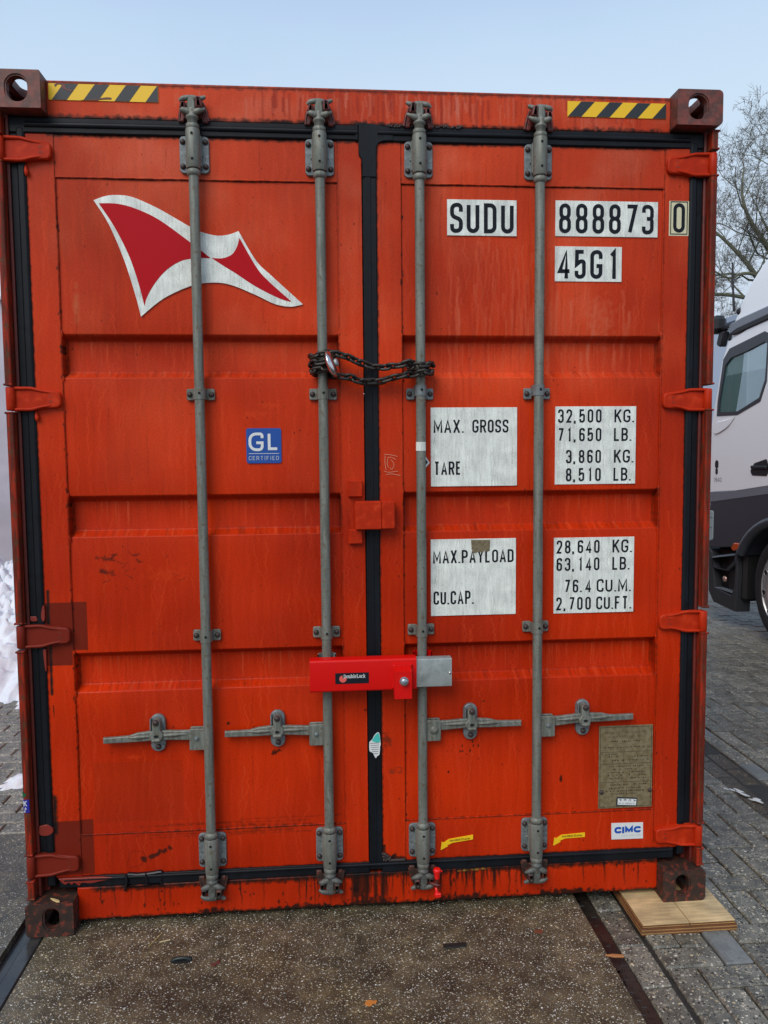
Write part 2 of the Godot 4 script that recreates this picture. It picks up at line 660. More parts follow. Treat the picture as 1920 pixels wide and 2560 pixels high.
func paint_front() -> ImageTexture:
	pw = TW
	ph = TH
	var big := noise_image(128, 154, 0.018, 3, 4)
	big.resize(TW, TH, Image.INTERPOLATE_CUBIC)
	var nb := big.get_data()
	var chalk := noise_image(256, 307, 0.022, 9, 5)
	chalk.resize(TW, TH, Image.INTERPOLATE_CUBIC)
	var nc := chalk.get_data()
	var ns := stretched(TW, TH, TW, 48, 0.11, 5, 3)
	grain = noise_bytes(TW, TH, 0.09, 7, 4)
	var fine := noise_bytes(TW, TH, 0.35, 8, 2)
	px = PackedByteArray()
	px.resize(TW * TH * 3)
	var gloss := PackedByteArray()
	gloss.resize(TW * TH)
	var k := 0
	for j in TH:
		var y := 2.95 - (j + 0.5) / TH * 3.0
		# paint nearer the top has weathered to a chalkier, pinker red
		var old := pow(clampf((y - 1.1) / 1.75, 0.0, 1.0), 1.35)
		for i in TW:
			var q := j * TW + i
			var a := (nb[q] - 128) * 0.0011
			var s := (ns[clampi(q + ((nc[q] - 128) >> 4), 0, TW * TH - 1)] - 128) / 128.0
			var f := (fine[q] - 128) * 0.0006
			var l := 1.0 + a + s * 0.035 + f
			var w := clampf((nc[q] - 118) / 90.0, 0.0, 1.0) * 0.34 * old + old * 0.26 + maxf(s - 0.3, 0.0) * 0.10
			px[k] = clampi(int((183.0 + w * 22.0) * l), 0, 255)
			px[k + 1] = clampi(int((43.0 + w * 76.0) * (l + a * 0.6)), 0, 255)
			px[k + 2] = clampi(int((8.0 + w * 96.0) * (l + a * 0.8)), 0, 255)
			gloss[q] = clampi(int(108.0 + w * 110.0 + (nc[q] - 128) * 0.45 + s * 26.0 - maxf(a, 0.0) * 120.0), 70, 210)
			k += 3
	M.gloss = ImageTexture.create_from_image(Image.create_from_data(TW, TH, false, Image.FORMAT_L8, gloss))
	var pale := c8(214, 104, 76)
	var bright := c8(216, 82, 42)
	var dark := c8(58, 26, 20)
	var black := c8(24, 20, 20)
	rng.seed = 11
	# hair-thin crazed runs in the doors' paint
	for n in 640:
		run_down(rng.randf_range(-1.12, 1.12), rng.randf_range(0.3, 2.75), rng.randf_range(0.08, 0.42), 0.0014, c8(226, 84, 44) if rng.randf() < 0.8 else pale, rng.randf_range(0.12, 0.46), 1.35)
	for n in 900:
		var q := rng.randf_range(0.0009, 0.002)
		blot(rng.randf_range(-1.12, 1.12), rng.randf_range(0.18, 2.72), q, q * rng.randf_range(1.0, 3.5), c8(84, 24, 14), rng.randf_range(0.2, 0.55), 0.3, 2.0)
	for n in 260:
		run_down(rng.randf_range(-1.12, 1.12), rng.randf_range(0.2, 2.75), rng.randf_range(0.05, 0.3), 0.002, c8(120, 34, 18), rng.randf_range(0.12, 0.35), 0.4)
	# runs under the lips of the three hollows
	for n in 420:
		var side := -1.0 if rng.randf() < 0.5 else 1.0
		var y: float = [2.05, 1.505, 0.96][rng.randi() % 3]
		run_down(side * rng.randf_range(0.12, 1.03), y, rng.randf_range(0.04, 0.13), rng.randf_range(0.002, 0.006), c8(150, 38, 20) if rng.randf() < 0.5 else pale, rng.randf_range(0.12, 0.35), 0.25)
	for n in 420:
		var side := -1.0 if rng.randf() < 0.5 else 1.0
		var y: float = [1.948, 1.404, 0.862][rng.randi() % 3]
		run_down(side * rng.randf_range(0.12, 1.03), y + 0.004, 0.026, rng.randf_range(0.002, 0.012), c8(112, 36, 22) if rng.randf() < 0.65 else pale, rng.randf_range(0.08, 0.3), 0.9, false)
	# drips on the header
	for n in 190:
		var x := rng.randf_range(-0.35, 1.0) if rng.randf() < 0.8 else rng.randf_range(-0.7, 1.04)
		run_down(x, rng.randf_range(2.85, 2.885), rng.randf_range(0.03, 0.11), rng.randf_range(0.004, 0.011), c8(203, 112, 94) if rng.randf() < 0.55 else c8(140, 42, 30), rng.randf_range(0.2, 0.5), 0.3, false)
	# sun-bleached runs on the right-hand door under its number plates
	for n in 150:
		var x := rng.randf_range(0.27, 0.66)
		run_down(x, rng.randf_range(2.1, 2.42), rng.randf_range(0.06, 0.34), rng.randf_range(0.003, 0.012), c8(206, 100, 74) if rng.randf() < 0.6 else c8(160, 44, 24), rng.randf_range(0.12, 0.38), 0.5)
	for n in 40:
		run_down(rng.randf_range(0.6, 0.95), rng.randf_range(2.0, 2.25), rng.randf_range(0.1, 0.2), rng.randf_range(0.004, 0.016), c8(208, 116, 92), rng.randf_range(0.1, 0.3), 0.6)
	blot(0.82, 2.13, 0.07, 0.12, c8(212, 128, 106), 0.3, 1.2)
	blot(-0.99, 2.17, 0.018, 0.09, c8(190, 120, 84), 0.45, 1.0)
	# brown repainted squares beside two hinges
	var brown := c8(108, 32, 18)
	patch(-1.132, 0.941, -1.046, 1.157, brown, 0.93)
	patch(-1.043, 0.991, -0.994, 1.157, brown, 0.93)
	patch(-1.132, 0.185, -0.999, 0.381, brown, 0.93)
	# ghosts of stickers that have been peeled away
	patch(-0.99, 0.37, -0.683, 0.585, c8(120, 42, 22), 0.16)
	patch(0.052, 0.507, 0.098, 0.527, c8(110, 44, 30), 0.55, 0.6)
	blot(0.045, 0.63, 0.02, 0.03, c8(70, 34, 26), 0.5, 1.6, 2.0)
	# grime in every corner and seam
	grime(-1.06, 2.772, 1.06, 2.768, 0.016, black, 0.85, 1.0)
	for n in 60:
		blot(rng.randf_range(-1.05, 1.05), 2.776, rng.randf_range(0.006, 0.03), rng.randf_range(0.004, 0.014), black, 0.5, 1.0)
	grime(-1.06, 2.886, 1.06, 2.886, 0.012, c8(84, 44, 38), 0.7, 1.4)
	grime(-1.06, 2.722, 1.06, 2.722, 0.009, black, 0.75, 1.2)
	grime(-1.1, 0.178, 1.1, 0.178, 0.006, black, 0.7, 1.2)
	grime(-1.0, 0.134, 1.1, 0.136, 0.016, black, 0.85, 1.2)
	grime(-1.05, 0.018, 1.05, 0.018, 0.014, black, 0.9, 1.2)
	for x in [-1.134, 1.134, -0.023, 0.025]:
		grime(x, 0.18, x, 2.72, 0.005, black, 0.55, 1.6)
	for x in [-1.043, 1.043, -0.108, 0.110]:
		grime(x, 0.2, x, 2.72, 0.0024, dark, 0.36, 1.9)
	for y in [2.583, 0.328]:
		grime(-1.04, y, -0.11, y, 0.004, dark, 0.6, 1.6)
		grime(0.11, y, 1.04, y, 0.004, dark, 0.6, 1.6)
	for y in [2.062, 1.518, 0.97]:
		for s in [-1.0, 1.0]:
			grime(s * 0.115, y, s * 1.03, y, 0.012, c8(110, 34, 20), 0.5, 0.8)
			grime(s * 1.036, y + 0.01, s * 1.036, y - 0.13, 0.005, dark, 0.45, 1.4)
			grime(s * 0.114, y + 0.01, s * 0.114, y - 0.13, 0.005, dark, 0.45, 1.4)
	# sill: black runs from the gasket, scraped bare along the bottom edge
	for n in 105:
		var x := rng.randf_range(-1.03, 1.03)
		if rng.randf() < 0.6:
			x = rng.randf_range(-0.28, 0.62)
		run_down(x, 0.138, rng.randf_range(0.03, 0.12), rng.randf_range(0.002, 0.008), black, rng.randf_range(0.25, 0.8), 0.35)
	for n in 26:
		run_down(rng.randf_range(-0.11, 0.03), 0.14, rng.randf_range(0.07, 0.125), rng.randf_range(0.006, 0.018), black, rng.randf_range(0.25, 0.6), 0.4, false)
	for d in [[-0.58, 0.10, 0.02], [-0.25, 0.16, 0.016], [-0.02, 0.12, 0.03], [0.32, 0.17, 0.022], [0.72, 0.18, 0.024]]:
		blot(d[0], 0.022, d[1], d[2], c8(44, 24, 20), 0.9, 1.4, 2.0)
	for n in 70:
		blot(rng.randf_range(-1.04, 1.04), rng.randf_range(0.02, 0.13), rng.randf_range(0.002, 0.006), rng.randf_range(0.002, 0.012), black, 0.6, 1.0, 2.0)
	grime(0.3, 0.131, 0.42, 0.134, 0.004, c8(196, 140, 50), 0.7, 2.2)
	# scuffs, drips and specks
	for n in 9:
		blot(rng.randf_range(-0.97, -0.81), rng.randf_range(1.25, 1.325), rng.randf_range(0.008, 0.022), rng.randf_range(0.005, 0.014), c8(84, 28, 18), 0.55, 2.8, 1.6)
	for n in 14:
		var x := rng.randf_range(-0.97, -0.68)
		var y := rng.randf_range(1.2, 1.33)
		grime(x, y, x + rng.randf_range(-0.02, 0.03), y + rng.randf_range(-0.02, 0.02), 0.0018, c8(80, 26, 18), 0.6, 1.4)
	blot(-0.72, 1.25, 0.11, 0.035, c8(208, 70, 30), 0.35, 1.6)
	for p in [[-0.35, 0.6, 0.02, 0.012], [-0.43, 0.685, 0.006, 0.014], [0.40, 0.76, 0.012, 0.004], [-0.52, 0.71, 0.006, 0.006], [0.47, 0.52, 0.004, 0.004], [0.27, 0.5, 0.003, 0.004], [0.94, 0.27, 0.01, 0.01], [0.69, 0.46, 0.006, 0.016], [-0.03, 0.745, 0.008, 0.003], [0.94, 1.83, 0.004, 0.004]]:
		blot(p[0], p[1], p[2], p[3], c8(50, 22, 16), 0.85, 1.8, 2.2)
	for n in 10:
		blot(rng.randf_range(0.31, 0.39), rng.randf_range(0.53, 0.62), 0.003, rng.randf_range(0.003, 0.007), black, 0.7, 1.2, 2.0)
	for n in 230:
		var s := rng.randf_range(0.0012, 0.0034)
		blot(rng.randf_range(-1.13, 1.13), rng.randf_range(0.18, 2.72), s, s * rng.randf_range(0.8, 2.2), c8(70, 24, 16), rng.randf_range(0.3, 0.8), 0.4, 2.0)
	for n in 40:
		blot(-1.043 + rng.randf_range(-0.004, 0.006), rng.randf_range(0.3, 2.7), 0.003, rng.randf_range(0.003, 0.01), black, 0.6, 0.8, 2.0)
		blot(0.112 + rng.randf_range(-0.004, 0.004), rng.randf_range(0.3, 2.6), 0.003, rng.randf_range(0.003, 0.01), black, 0.6, 0.8, 2.0)
	for n in 16:
		var y := rng.randf_range(0.3, 0.36)
		grime(rng.randf_range(-0.85, -0.15), y, rng.randf_range(-0.6, -0.1), y, 0.004, black, 0.16, 2.4)
	blot(-0.9, 0.22, 0.04, 0.05, c8(90, 30, 22), 0.0)
	# brown strip of an old tape
	for n in 9:
		blot(-0.83 + n * 0.0115, 0.226 + n * 0.0048, 0.012, 0.011, c8(70, 26, 18), 0.9, 2.0, 2.4)
	# scrawled loops in thin paint
	var loop := smooth2(V2([-0.86, 0.205, -0.845, 0.25, -0.83, 0.262, -0.80, 0.255, -0.79, 0.235, -0.81, 0.21, -0.85, 0.2]), 6)
	for i in loop.size() - 1:
		grime(loop[i].x - 0.03, loop[i].y, loop[i + 1].x - 0.03, loop[i + 1].y, 0.0016, c8(96, 30, 18), 0.55, 0.8)
	grime(-0.95, 0.2, -0.93, 0.27, 0.0016, c8(120, 36, 22), 0.5, 0.8)
	# wipe marks of brighter red
	for w in [[-0.41, 1.80, 0.06], [-0.36, 1.83, 0.04], [0.42, 1.88, 0.07], [0.16, 1.53, 0.012], [0.055, 1.55, 0.03], [0.37, 1.24, 0.05], [0.06, 1.2, 0.012], [0.48, 1.47, 0.04], [-0.86, 0.6, 0.04]]:
		blot(w[0], w[1], w[2], w[2] * 0.35, c8(214, 70, 28), 0.5, 1.8)
	# black rubber paint that ran past the left-hand seal
	for s in [[-1.121, 1.2, 1.085, 0.0075], [-1.119, 1.055, 0.84, 0.007], [-1.126, 0.47, 0.345, 0.012]]:
		grime(s[0], s[1], s[0] - 0.002, s[2], s[3], c8(22, 23, 24), 1.0, 0.5)
	for x in [-0.01, 0.03, 0.06]:
		blot(x + 0.02, 0.19, 0.05, 0.016, black, 0.7, 1.6, 1.6)
	run_down(0.03, 0.24, 0.05, 0.012, black, 0.8, 0.3)
	run_down(-1.118, 0.8, 0.05, 0.003, black, 0.7, 0.3)
	return finish()

func paint_sky() -> ImageTexture:      # thin even overcast, palest above the horizon, with faint swells of cloud
	var W := 512
	var H := 256
	var n := noise_image(W, H, 0.012, 201, 4, FastNoiseLite.TYPE_SIMPLEX_SMOOTH, true).get_data()
	var out := PackedByteArray()
	out.resize(W * H * 3)
	var stops := [[-90.0, c8(74, 72, 70)], [-2.0, c8(112, 114, 116)], [0.0, c8(196, 208, 222)], [10.0, c8(208, 222, 238)], [22.0, c8(207, 228, 248)], [27.0, c8(196, 220, 245)], [34.0, c8(170, 198, 234)], [48.0, c8(164, 192, 228)], [90.0, c8(176, 196, 224)]]
	for j in H:
		var e := 90.0 - (j + 0.5) / H * 180.0
		var i0 := 0
		while i0 < stops.size() - 2 and e > float(stops[i0 + 1][0]):
			i0 += 1
		var t := clampf((e - float(stops[i0][0])) / (float(stops[i0 + 1][0]) - float(stops[i0][0])), 0, 1)
		var c: Color = (stops[i0][1] as Color).lerp(stops[i0 + 1][1], t)
		for i in W:
			var l := 1.0 + (n[j * W + i] - 128) / 128.0 * (0.035 if e > 0 else 0.0)
			var k := (j * W + i) * 3
			out[k] = clampi(int(c.r8 * l), 0, 255)
			out[k + 1] = clampi(int(c.g8 * (1.0 + (l - 1.0) * 0.7)), 0, 255)
			out[k + 2] = clampi(int(c.b8 * (1.0 + (l - 1.0) * 0.4)), 0, 255)
	return ImageTexture.create_from_image(Image.create_from_data(W, H, false, Image.FORMAT_RGB8, out))

# ordinary tiling pictures -------------------------------------------------
func speckle(size: int, base: Color, spread: float, stones: int, rmin: float, rmax: float, cols: Array, seed_: int, shade := 0.5) -> Array:
	pw = size
	ph = size
	rng.seed = seed_
	var n1 := noise_image(size, size, 8.0 / size, seed_, 4, FastNoiseLite.TYPE_SIMPLEX_SMOOTH, true).get_data()
	var n2 := noise_image(size, size, 0.24, seed_ + 1, 3, FastNoiseLite.TYPE_SIMPLEX_SMOOTH, true).get_data()
	px = PackedByteArray()
	px.resize(size * size * 3)
	var hgt := PackedByteArray()
	hgt.resize(size * size)
	var k := 0
	for q in size * size:
		var l := 1.0 + (n1[q] - 128) / 128.0 * spread + (n2[q] - 128) / 128.0 * spread * 1.3
		px[k] = clampi(int(base.r8 * l), 0, 255)
		px[k + 1] = clampi(int(base.g8 * l), 0, 255)
		px[k + 2] = clampi(int(base.b8 * l), 0, 255)
		hgt[q] = 60 + (n2[q] >> 2)
		k += 3
	for s in stones:
		var cx := rng.randf() * size
		var cy := rng.randf() * size
		var r := rng.randf_range(rmin, rmax)
		r = rmin + (r - rmin) * rng.randf()
		var e := rng.randf_range(0.6, 1.0)
		var an := rng.randf() * PI
		var ca := cos(an)
		var sa := sin(an)
		var col: Color = cols[rng.randi() % cols.size()]
		var l := rng.randf_range(0.75, 1.15)
		var R := int(r) + 1
		for dj in range(-R, R + 1):
			for di in range(-R, R + 1):
				var a := (di * ca + dj * sa) / r
				var b := (-di * sa + dj * ca) / (r * e)
				var d := a * a + b * b
				if d < 1.0:
					var x := posmod(int(cx) + di, size)
					var y := posmod(int(cy) + dj, size)
					dab(x, y, minf(col.r8 * l, 255.0), minf(col.g8 * l, 255.0), minf(col.b8 * l, 255.0), clampf((1.0 - d) * 3.0, 0, 1))
					hgt[y * size + x] = maxi(hgt[y * size + x], int(110 + 120 * (1.0 - d)))
	var nim := Image.create_from_data(size, size, false, Image.FORMAT_L8, hgt)
	nim.convert(Image.FORMAT_RGBA8)
	nim.bump_map_to_normal_map(2.5)
	return [finish(), ImageTexture.create_from_image(nim)]

func mottle(size: int, a: Color, b: Color, c: Color, f1: float, f2: float, seed_: int, streak := false, bias := 0.5, hard := 3.0) -> ImageTexture:
	pw = size
	ph = size
	var n1 := noise_image(size, size, f1, seed_, 5, FastNoiseLite.TYPE_SIMPLEX_SMOOTH, true).get_data() if not streak else stretched(size, size, size, size / 12, f1, seed_, 5)
	var n2 := noise_image(size, size, f2, seed_ + 4, 4, FastNoiseLite.TYPE_SIMPLEX_SMOOTH, true).get_data()
	px = PackedByteArray()
	px.resize(size * size * 3)
	var k := 0
	for q in size * size:
		var t := clampf((n1[q] / 255.0 - bias) * hard + 0.5, 0, 1)
		var u := clampf((n2[q] / 255.0 - 0.58) * hard, 0, 1)
		var l := 0.92 + n2[q] / 255.0 * 0.16
		px[k] = clampi(int(lerpf(lerpf(a.r8, b.r8, t), c.r8, u) * l), 0, 255)
		px[k + 1] = clampi(int(lerpf(lerpf(a.g8, b.g8, t), c.g8, u) * l), 0, 255)
		px[k + 2] = clampi(int(lerpf(lerpf(a.b8, b.b8, t), c.b8, u) * l), 0, 255)
		k += 3
	return finish()

func paint_label() -> ImageTexture:      # weathered white film: mottled, crazed with fine wandering lines
	pw = 512
	ph = 512
	var n1 := noise_image(512, 512, 0.012, 31, 5, FastNoiseLite.TYPE_SIMPLEX_SMOOTH, true).get_data()
	var n2 := stretched(512, 512, 512, 40, 0.09, 33, 3)
	grain = noise_image(512, 512, 0.2, 35, 3, FastNoiseLite.TYPE_SIMPLEX_SMOOTH, true).get_data()
	px = PackedByteArray()
	px.resize(512 * 512 * 3)
	var k := 0
	for q in 512 * 512:
		var l := 0.97 + (n1[q] - 128) * 0.0007 + (n2[q] - 128) * 0.0004 + (grain[q] - 128) * 0.0007
		px[k] = clampi(int(226 * l), 0, 255)
		px[k + 1] = clampi(int(230 * l), 0, 255)
		px[k + 2] = clampi(int(222 * l), 0, 255)
		k += 3
	rng.seed = 5
	for s in 330:
		var x := rng.randf() * 512
		var y := rng.randf() * 512
		var col := c8(246, 248, 244) if rng.randf() < 0.45 else c8(150, 150, 140)
		var al := rng.randf_range(0.15, 0.55)
		for i in rng.randi_range(30, 170):
			x += rng.randf_range(-1.1, 1.1)
			y += rng.randf_range(0.3, 1.0)
			dab(posmod(int(x), 512), posmod(int(y), 512), col.r8, col.g8, col.b8, al)
	return finish()

func paint_wood() -> ImageTexture:
	pw = 512
	ph = 512
	var n1 := stretched(512, 512, 48, 512, 0.06, 61, 4)
	var n2 := noise_image(512, 512, 0.01, 63, 4, FastNoiseLite.TYPE_SIMPLEX_SMOOTH, true).get_data()
	var n3 := noise_image(512, 512, 0.2, 64, 3, FastNoiseLite.TYPE_SIMPLEX_SMOOTH, true).get_data()
	px = PackedByteArray()
	px.resize(512 * 512 * 3)
	grain = n3
	var k := 0
	for q in 512 * 512:
		var l := 1.0 + (n1[q] - 128) * 0.0011 + (n2[q] - 128) * 0.0009 + (n3[q] - 128) * 0.0006
		px[k] = clampi(int(188 * l), 0, 255)
		px[k + 1] = clampi(int(161 * l), 0, 255)
		px[k + 2] = clampi(int(118 * l), 0, 255)
		k += 3
	rng.seed = 8
	for s in 40:
		var x := rng.randf() * 512
		var y := rng.randf() * 512
		for i in rng.randi_range(3, 26):
			x += rng.randf_range(0.2, 1.6)
			y += rng.randf_range(-0.5, 0.5)
			dab(posmod(int(x), 512), posmod(int(y), 512), 92, 66, 36, rng.randf_range(0.2, 0.6))
	return finish()

func make_materials() -> void:
	var front := paint_front()
	var m := mat(Color.WHITE, 0.46, 0.0, 0.25)
	m.albedo_texture = front
	m.roughness = 1.0
	m.roughness_texture = M.gloss
	m.roughness_texture_channel = BaseMaterial3D.TEXTURE_CHANNEL_GRAYSCALE
	M.paint = m
	var rust := mottle(512, c8(46, 31, 24), c8(60, 37, 28), c8(112, 44, 29), 0.014, 0.022, 71, false, 0.55, 4.0)
	M.rust = tri_mat(rust, 3.0, 0.62, 0.0)
	var rust2 := mottle(512, c8(84, 48, 40), c8(122, 56, 44), c8(100, 74, 66), 0.012, 0.04, 73, false, 0.5, 2.4)
	M.rust_red = tri_mat(rust2, 2.6, 0.55, 0.0)
	var post := mottle(512, c8(160, 42, 20), c8(92, 36, 24), c8(78, 54, 36), 0.05, 0.03, 75, true, 0.46, 3.6)
	M.post = tri_mat(post, 1.6, 0.55, 0.0)
	M.post.metallic_specular = 0.3
	M.post_dark = tri_mat(mottle(256, c8(110, 34, 24), c8(86, 28, 20), c8(60, 26, 20), 0.03, 0.05, 77, true), 1.5, 0.5)
	M.side = tri_mat(mottle(256, c8(178, 50, 24), c8(160, 44, 24), c8(196, 76, 46), 0.02, 0.05, 78, true), 0.8, 0.5)
	M.red = tri_mat(mottle(512, c8(178, 44, 14), c8(164, 38, 12), c8(188, 66, 36), 0.012, 0.05, 70, true, 0.5, 1.6), 0.9, 0.44)
	M.red.metallic_specular = 0.25
	M.zinc = tri_mat(mottle(512, c8(104, 107, 98), c8(128, 130, 122), c8(88, 76, 60), 0.05, 0.035, 79, true, 0.5, 2.6), 2.2, 0.55, 0.25)
	M.zinc_dark = tri_mat(mottle(256, c8(108, 116, 118), c8(126, 134, 136), c8(84, 82, 76), 0.04, 0.08, 81), 4.0, 0.5, 0.25)
	M.cast = tri_mat(mottle(256, c8(84, 86, 82), c8(100, 102, 96), c8(66, 56, 48), 0.04, 0.07, 82), 5.0, 0.55, 0.2)
	M.rivet = mat(c8(58, 46, 44), 0.5, 0.1)
	M.hole = mat(c8(10, 10, 10), 0.9)
	M.rubber = tri_mat(mottle(256, c8(15, 18, 23), c8(21, 25, 31), c8(12, 13, 15), 0.02, 0.06, 83, true), 1.2, 0.46)
	M.rubber.metallic_specular = 0.32
	M.lugs = tri_mat(mottle(256, c8(120, 40, 32), c8(80, 36, 32), c8(60, 40, 38), 0.03, 0.06, 85), 5.0, 0.5)
	M.label = tri_mat(paint_label(), 2.0, 0.45)
	M.cream = mat(c8(206, 200, 166), 0.45)
	M.ink = mat(c8(22, 26, 34), 0.6, 0.0, 0.3)
	M.logo_red = mat(c8(178, 12, 26), 0.5, 0.0, 0.25)
	M.yellow = mat(c8(238, 190, 18), 0.5)
	M.black = mat(c8(34, 38, 44), 0.5)
	M.blue = mat(c8(14, 72, 152), 0.42)
	M.plate = tri_mat(mottle(512, c8(136, 124, 94), c8(116, 102, 72), c8(88, 70, 44), 0.03, 0.12, 87, false, 0.55, 2.5), 2.5, 0.55, 0.2)
	M.plate_ink = mat(c8(48, 42, 28), 0.6)
	M.lock_red = mat(c8(208, 14, 10), 0.36, 0.0, 0.36)
	M.steel = tri_mat(mottle(256, c8(150, 158, 156), c8(164, 170, 168), c8(136, 144, 142), 0.02, 0.05, 89), 3.0, 0.45, 0.35)
	M.chrome = mat(c8(210, 206, 204), 0.18, 1.0)
	M.chain = tri_mat(mottle(256, c8(46, 44, 42), c8(62, 56, 50), c8(36, 33, 30), 0.03, 0.08, 91), 6.0, 0.42, 0.3)
	M.white = mat(c8(214, 216, 214), 0.5)
	M.chalk = mat(c8(214, 140, 112), 0.9)
	M.seal = mat(c8(226, 20, 14), 0.3)
	M.teal = mat(c8(70, 186, 176), 0.5)
	var wood := paint_wood()
	M.wood = tri_mat(wood, 1.6, 0.6)
	M.ply_a = tri_mat(wood, 2.0, 0.7, 0.0, true, null, 1.0, c8(214, 190, 160))
	M.ply_b = tri_mat(wood, 2.0, 0.75, 0.0, true, null, 1.0, c8(140, 98, 70))
	# ground
	var st := [c8(206, 200, 184), c8(186, 172, 142), c8(150, 132, 100), c8(120, 108, 88), c8(220, 218, 210), c8(84, 74, 62), c8(60, 54, 48), c8(170, 150, 112)]
	var sl := speckle(1024, c8(84, 75, 58), 0.34, 19000, 1.2, 4.8, st, 101)
	M.slab = tri_mat(sl[0], 1.15, 0.4, 0.0, true, sl[1], 1.1)
	M.slab.vertex_color_use_as_albedo = true
	var pvt := [c8(246, 246, 242), c8(226, 224, 216), c8(196, 192, 180), c8(84, 86, 88), c8(214, 200, 172), c8(58, 60, 62), c8(92, 90, 84)]
	var pv := speckle(1024, c8(126, 127, 124), 0.34, 5600, 2.0, 11.0, pvt, 103)
	var tones := [c8(212, 204, 190), c8(200, 192, 178), c8(224, 215, 200), c8(188, 180, 166)]
	M.paver = []
	for t in tones:
		M.paver.append(tri_mat(pv[0], 1.5, 0.33, 0.0, true, pv[1], 1.0, t))
	M.smooth_paver = tri_mat(mottle(256, c8(104, 106, 104), c8(118, 120, 118), c8(90, 90, 88), 0.03, 0.1, 105), 1.5, 0.42)
	M.wet_paver = tri_mat(pv[0], 1.5, 0.22, 0.0, true, pv[1], 0.7, c8(128, 108, 84))
	M.joint = tri_mat(mottle(256, c8(40, 37, 33), c8(52, 48, 42), c8(30, 28, 26), 0.05, 0.12, 107), 1.5, 0.7)
	M.far_ground = tri_mat(pv[0], 0.9, 0.45, 0.0, true, pv[1], 0.6, c8(178, 178, 176))
	M.strip = tri_mat(mottle(256, c8(38, 33, 29), c8(50, 43, 37), c8(28, 26, 25), 0.03, 0.1, 109), 1.2, 0.28)
	M.gutter = tri_mat(mottle(256, c8(46, 48, 50), c8(60, 58, 56), c8(36, 36, 38), 0.02, 0.06, 111), 1.0, 0.2)
	M.snow = mat(c8(220, 222, 228), 0.7)
	M.snow.subsurf_scatter_enabled = true
	M.snow.subsurf_scatter_strength = 0.15
	M.bark = tri_mat(mottle(256, c8(104, 104, 84), c8(116, 118, 92), c8(80, 76, 66), 0.03, 0.1, 113), 1.2, 0.85)
	M.twig = mat(c8(104, 99, 88), 0.85)
	M.wall = tri_mat(mottle(256, c8(204, 198, 206), c8(198, 192, 200), c8(208, 203, 211), 0.01, 0.02, 115), 0.2, 0.25)

# ---------------------------------------------------------------- the container
var box_root: Node3D
var rivet_mesh: ArrayMesh
var plug_mesh: ArrayMesh

func put_rivet(parent: Node, p: Vector3, s := 1.0) -> void:
	again("rivet", rivet_mesh, M.rivet, parent, Transform3D(bead(p, Vector3(0, 0, 1)).basis.scaled(Vector3.ONE * s), p))

func oval(cx: float, cy: float, w: float, h: float, seg := 8) -> PackedVector2Array:
	return rrect(cx - w / 2, cy - h / 2, cx + w / 2, cy + h / 2, minf(w, h) / 2 * 0.96, seg)

func casting(sx: float, y0: float, zf: float, back: bool) -> void:
	# a hollow steel block with an oval eye in its end, its side and its top or bottom
	var top := y0 > 1.0
	var s := CSGCombiner3D.new()
	s.name = "corner_casting"
	box_root.add_child(s, true)
	var m: Material = M.rust_red if top else M.rust
	var xo := sx * 1.219
	var xi := sx * 1.057
	var zd := -1.0 if not back else 1.0
	var outer := CSGPolygon3D.new()
	outer.polygon = round_poly([[xi, y0, 0.004], [xo, y0, 0.016], [xo, y0 + 0.118, 0.016], [xi, y0 + 0.118, 0.004]], 4)
	outer.depth = 0.178
	outer.position.z = zf if not back else zf + 0.178
	outer.material = m
	s.add_child(outer)
	var cav := CSGBox3D.new()
	cav.size = Vector3(0.106, 0.064, 0.122)
	cav.position = Vector3((xo + xi) / 2, y0 + 0.059, zf + zd * 0.089)
	cav.operation = CSGShape3D.OPERATION_SUBTRACTION
	cav.material = m
	s.add_child(cav)
	var cx := sx * 1.131
	var cy := y0 + (0.060 if top else 0.062)
	for pass_ in 2:
		var e := CSGPolygon3D.new()
		if top:
			e.polygon = oval(cx, cy, 0.066 + pass_ * 0.010, 0.080 + pass_ * 0.010)
		else:
			e.polygon = oval(cx, cy, 0.050 + pass_ * 0.013, 0.074 + pass_ * 0.012)
		e.depth = 0.05 if pass_ == 0 else 0.005
		e.position.z = (zf + 0.001) if not back else (zf + e.depth - 0.001)
		e.operation = CSGShape3D.OPERATION_SUBTRACTION
		e.material = m
		s.add_child(e)
	var side := CSGPolygon3D.new()
	side.polygon = oval(0, 0, 0.082, 0.056)
	side.depth = 0.06
	side.rotation.y = PI / 2
	side.position = Vector3(xo + 0.002 if sx > 0 else xo + 0.058, cy, zf + zd * 0.089)
	side.operation = CSGShape3D.OPERATION_SUBTRACTION
	side.material = m
	s.add_child(side)
	var up := CSGPolygon3D.new()
	up.polygon = oval(0, 0, 0.064, 0.12)
	up.depth = 0.06
	up.rotation.x = PI / 2
	up.position = Vector3(cx, y0 + 0.064 if top else y0 - 0.006, zf + zd * 0.089)
	up.operation = CSGShape3D.OPERATION_SUBTRACTION
	up.material = m
	s.add_child(up)

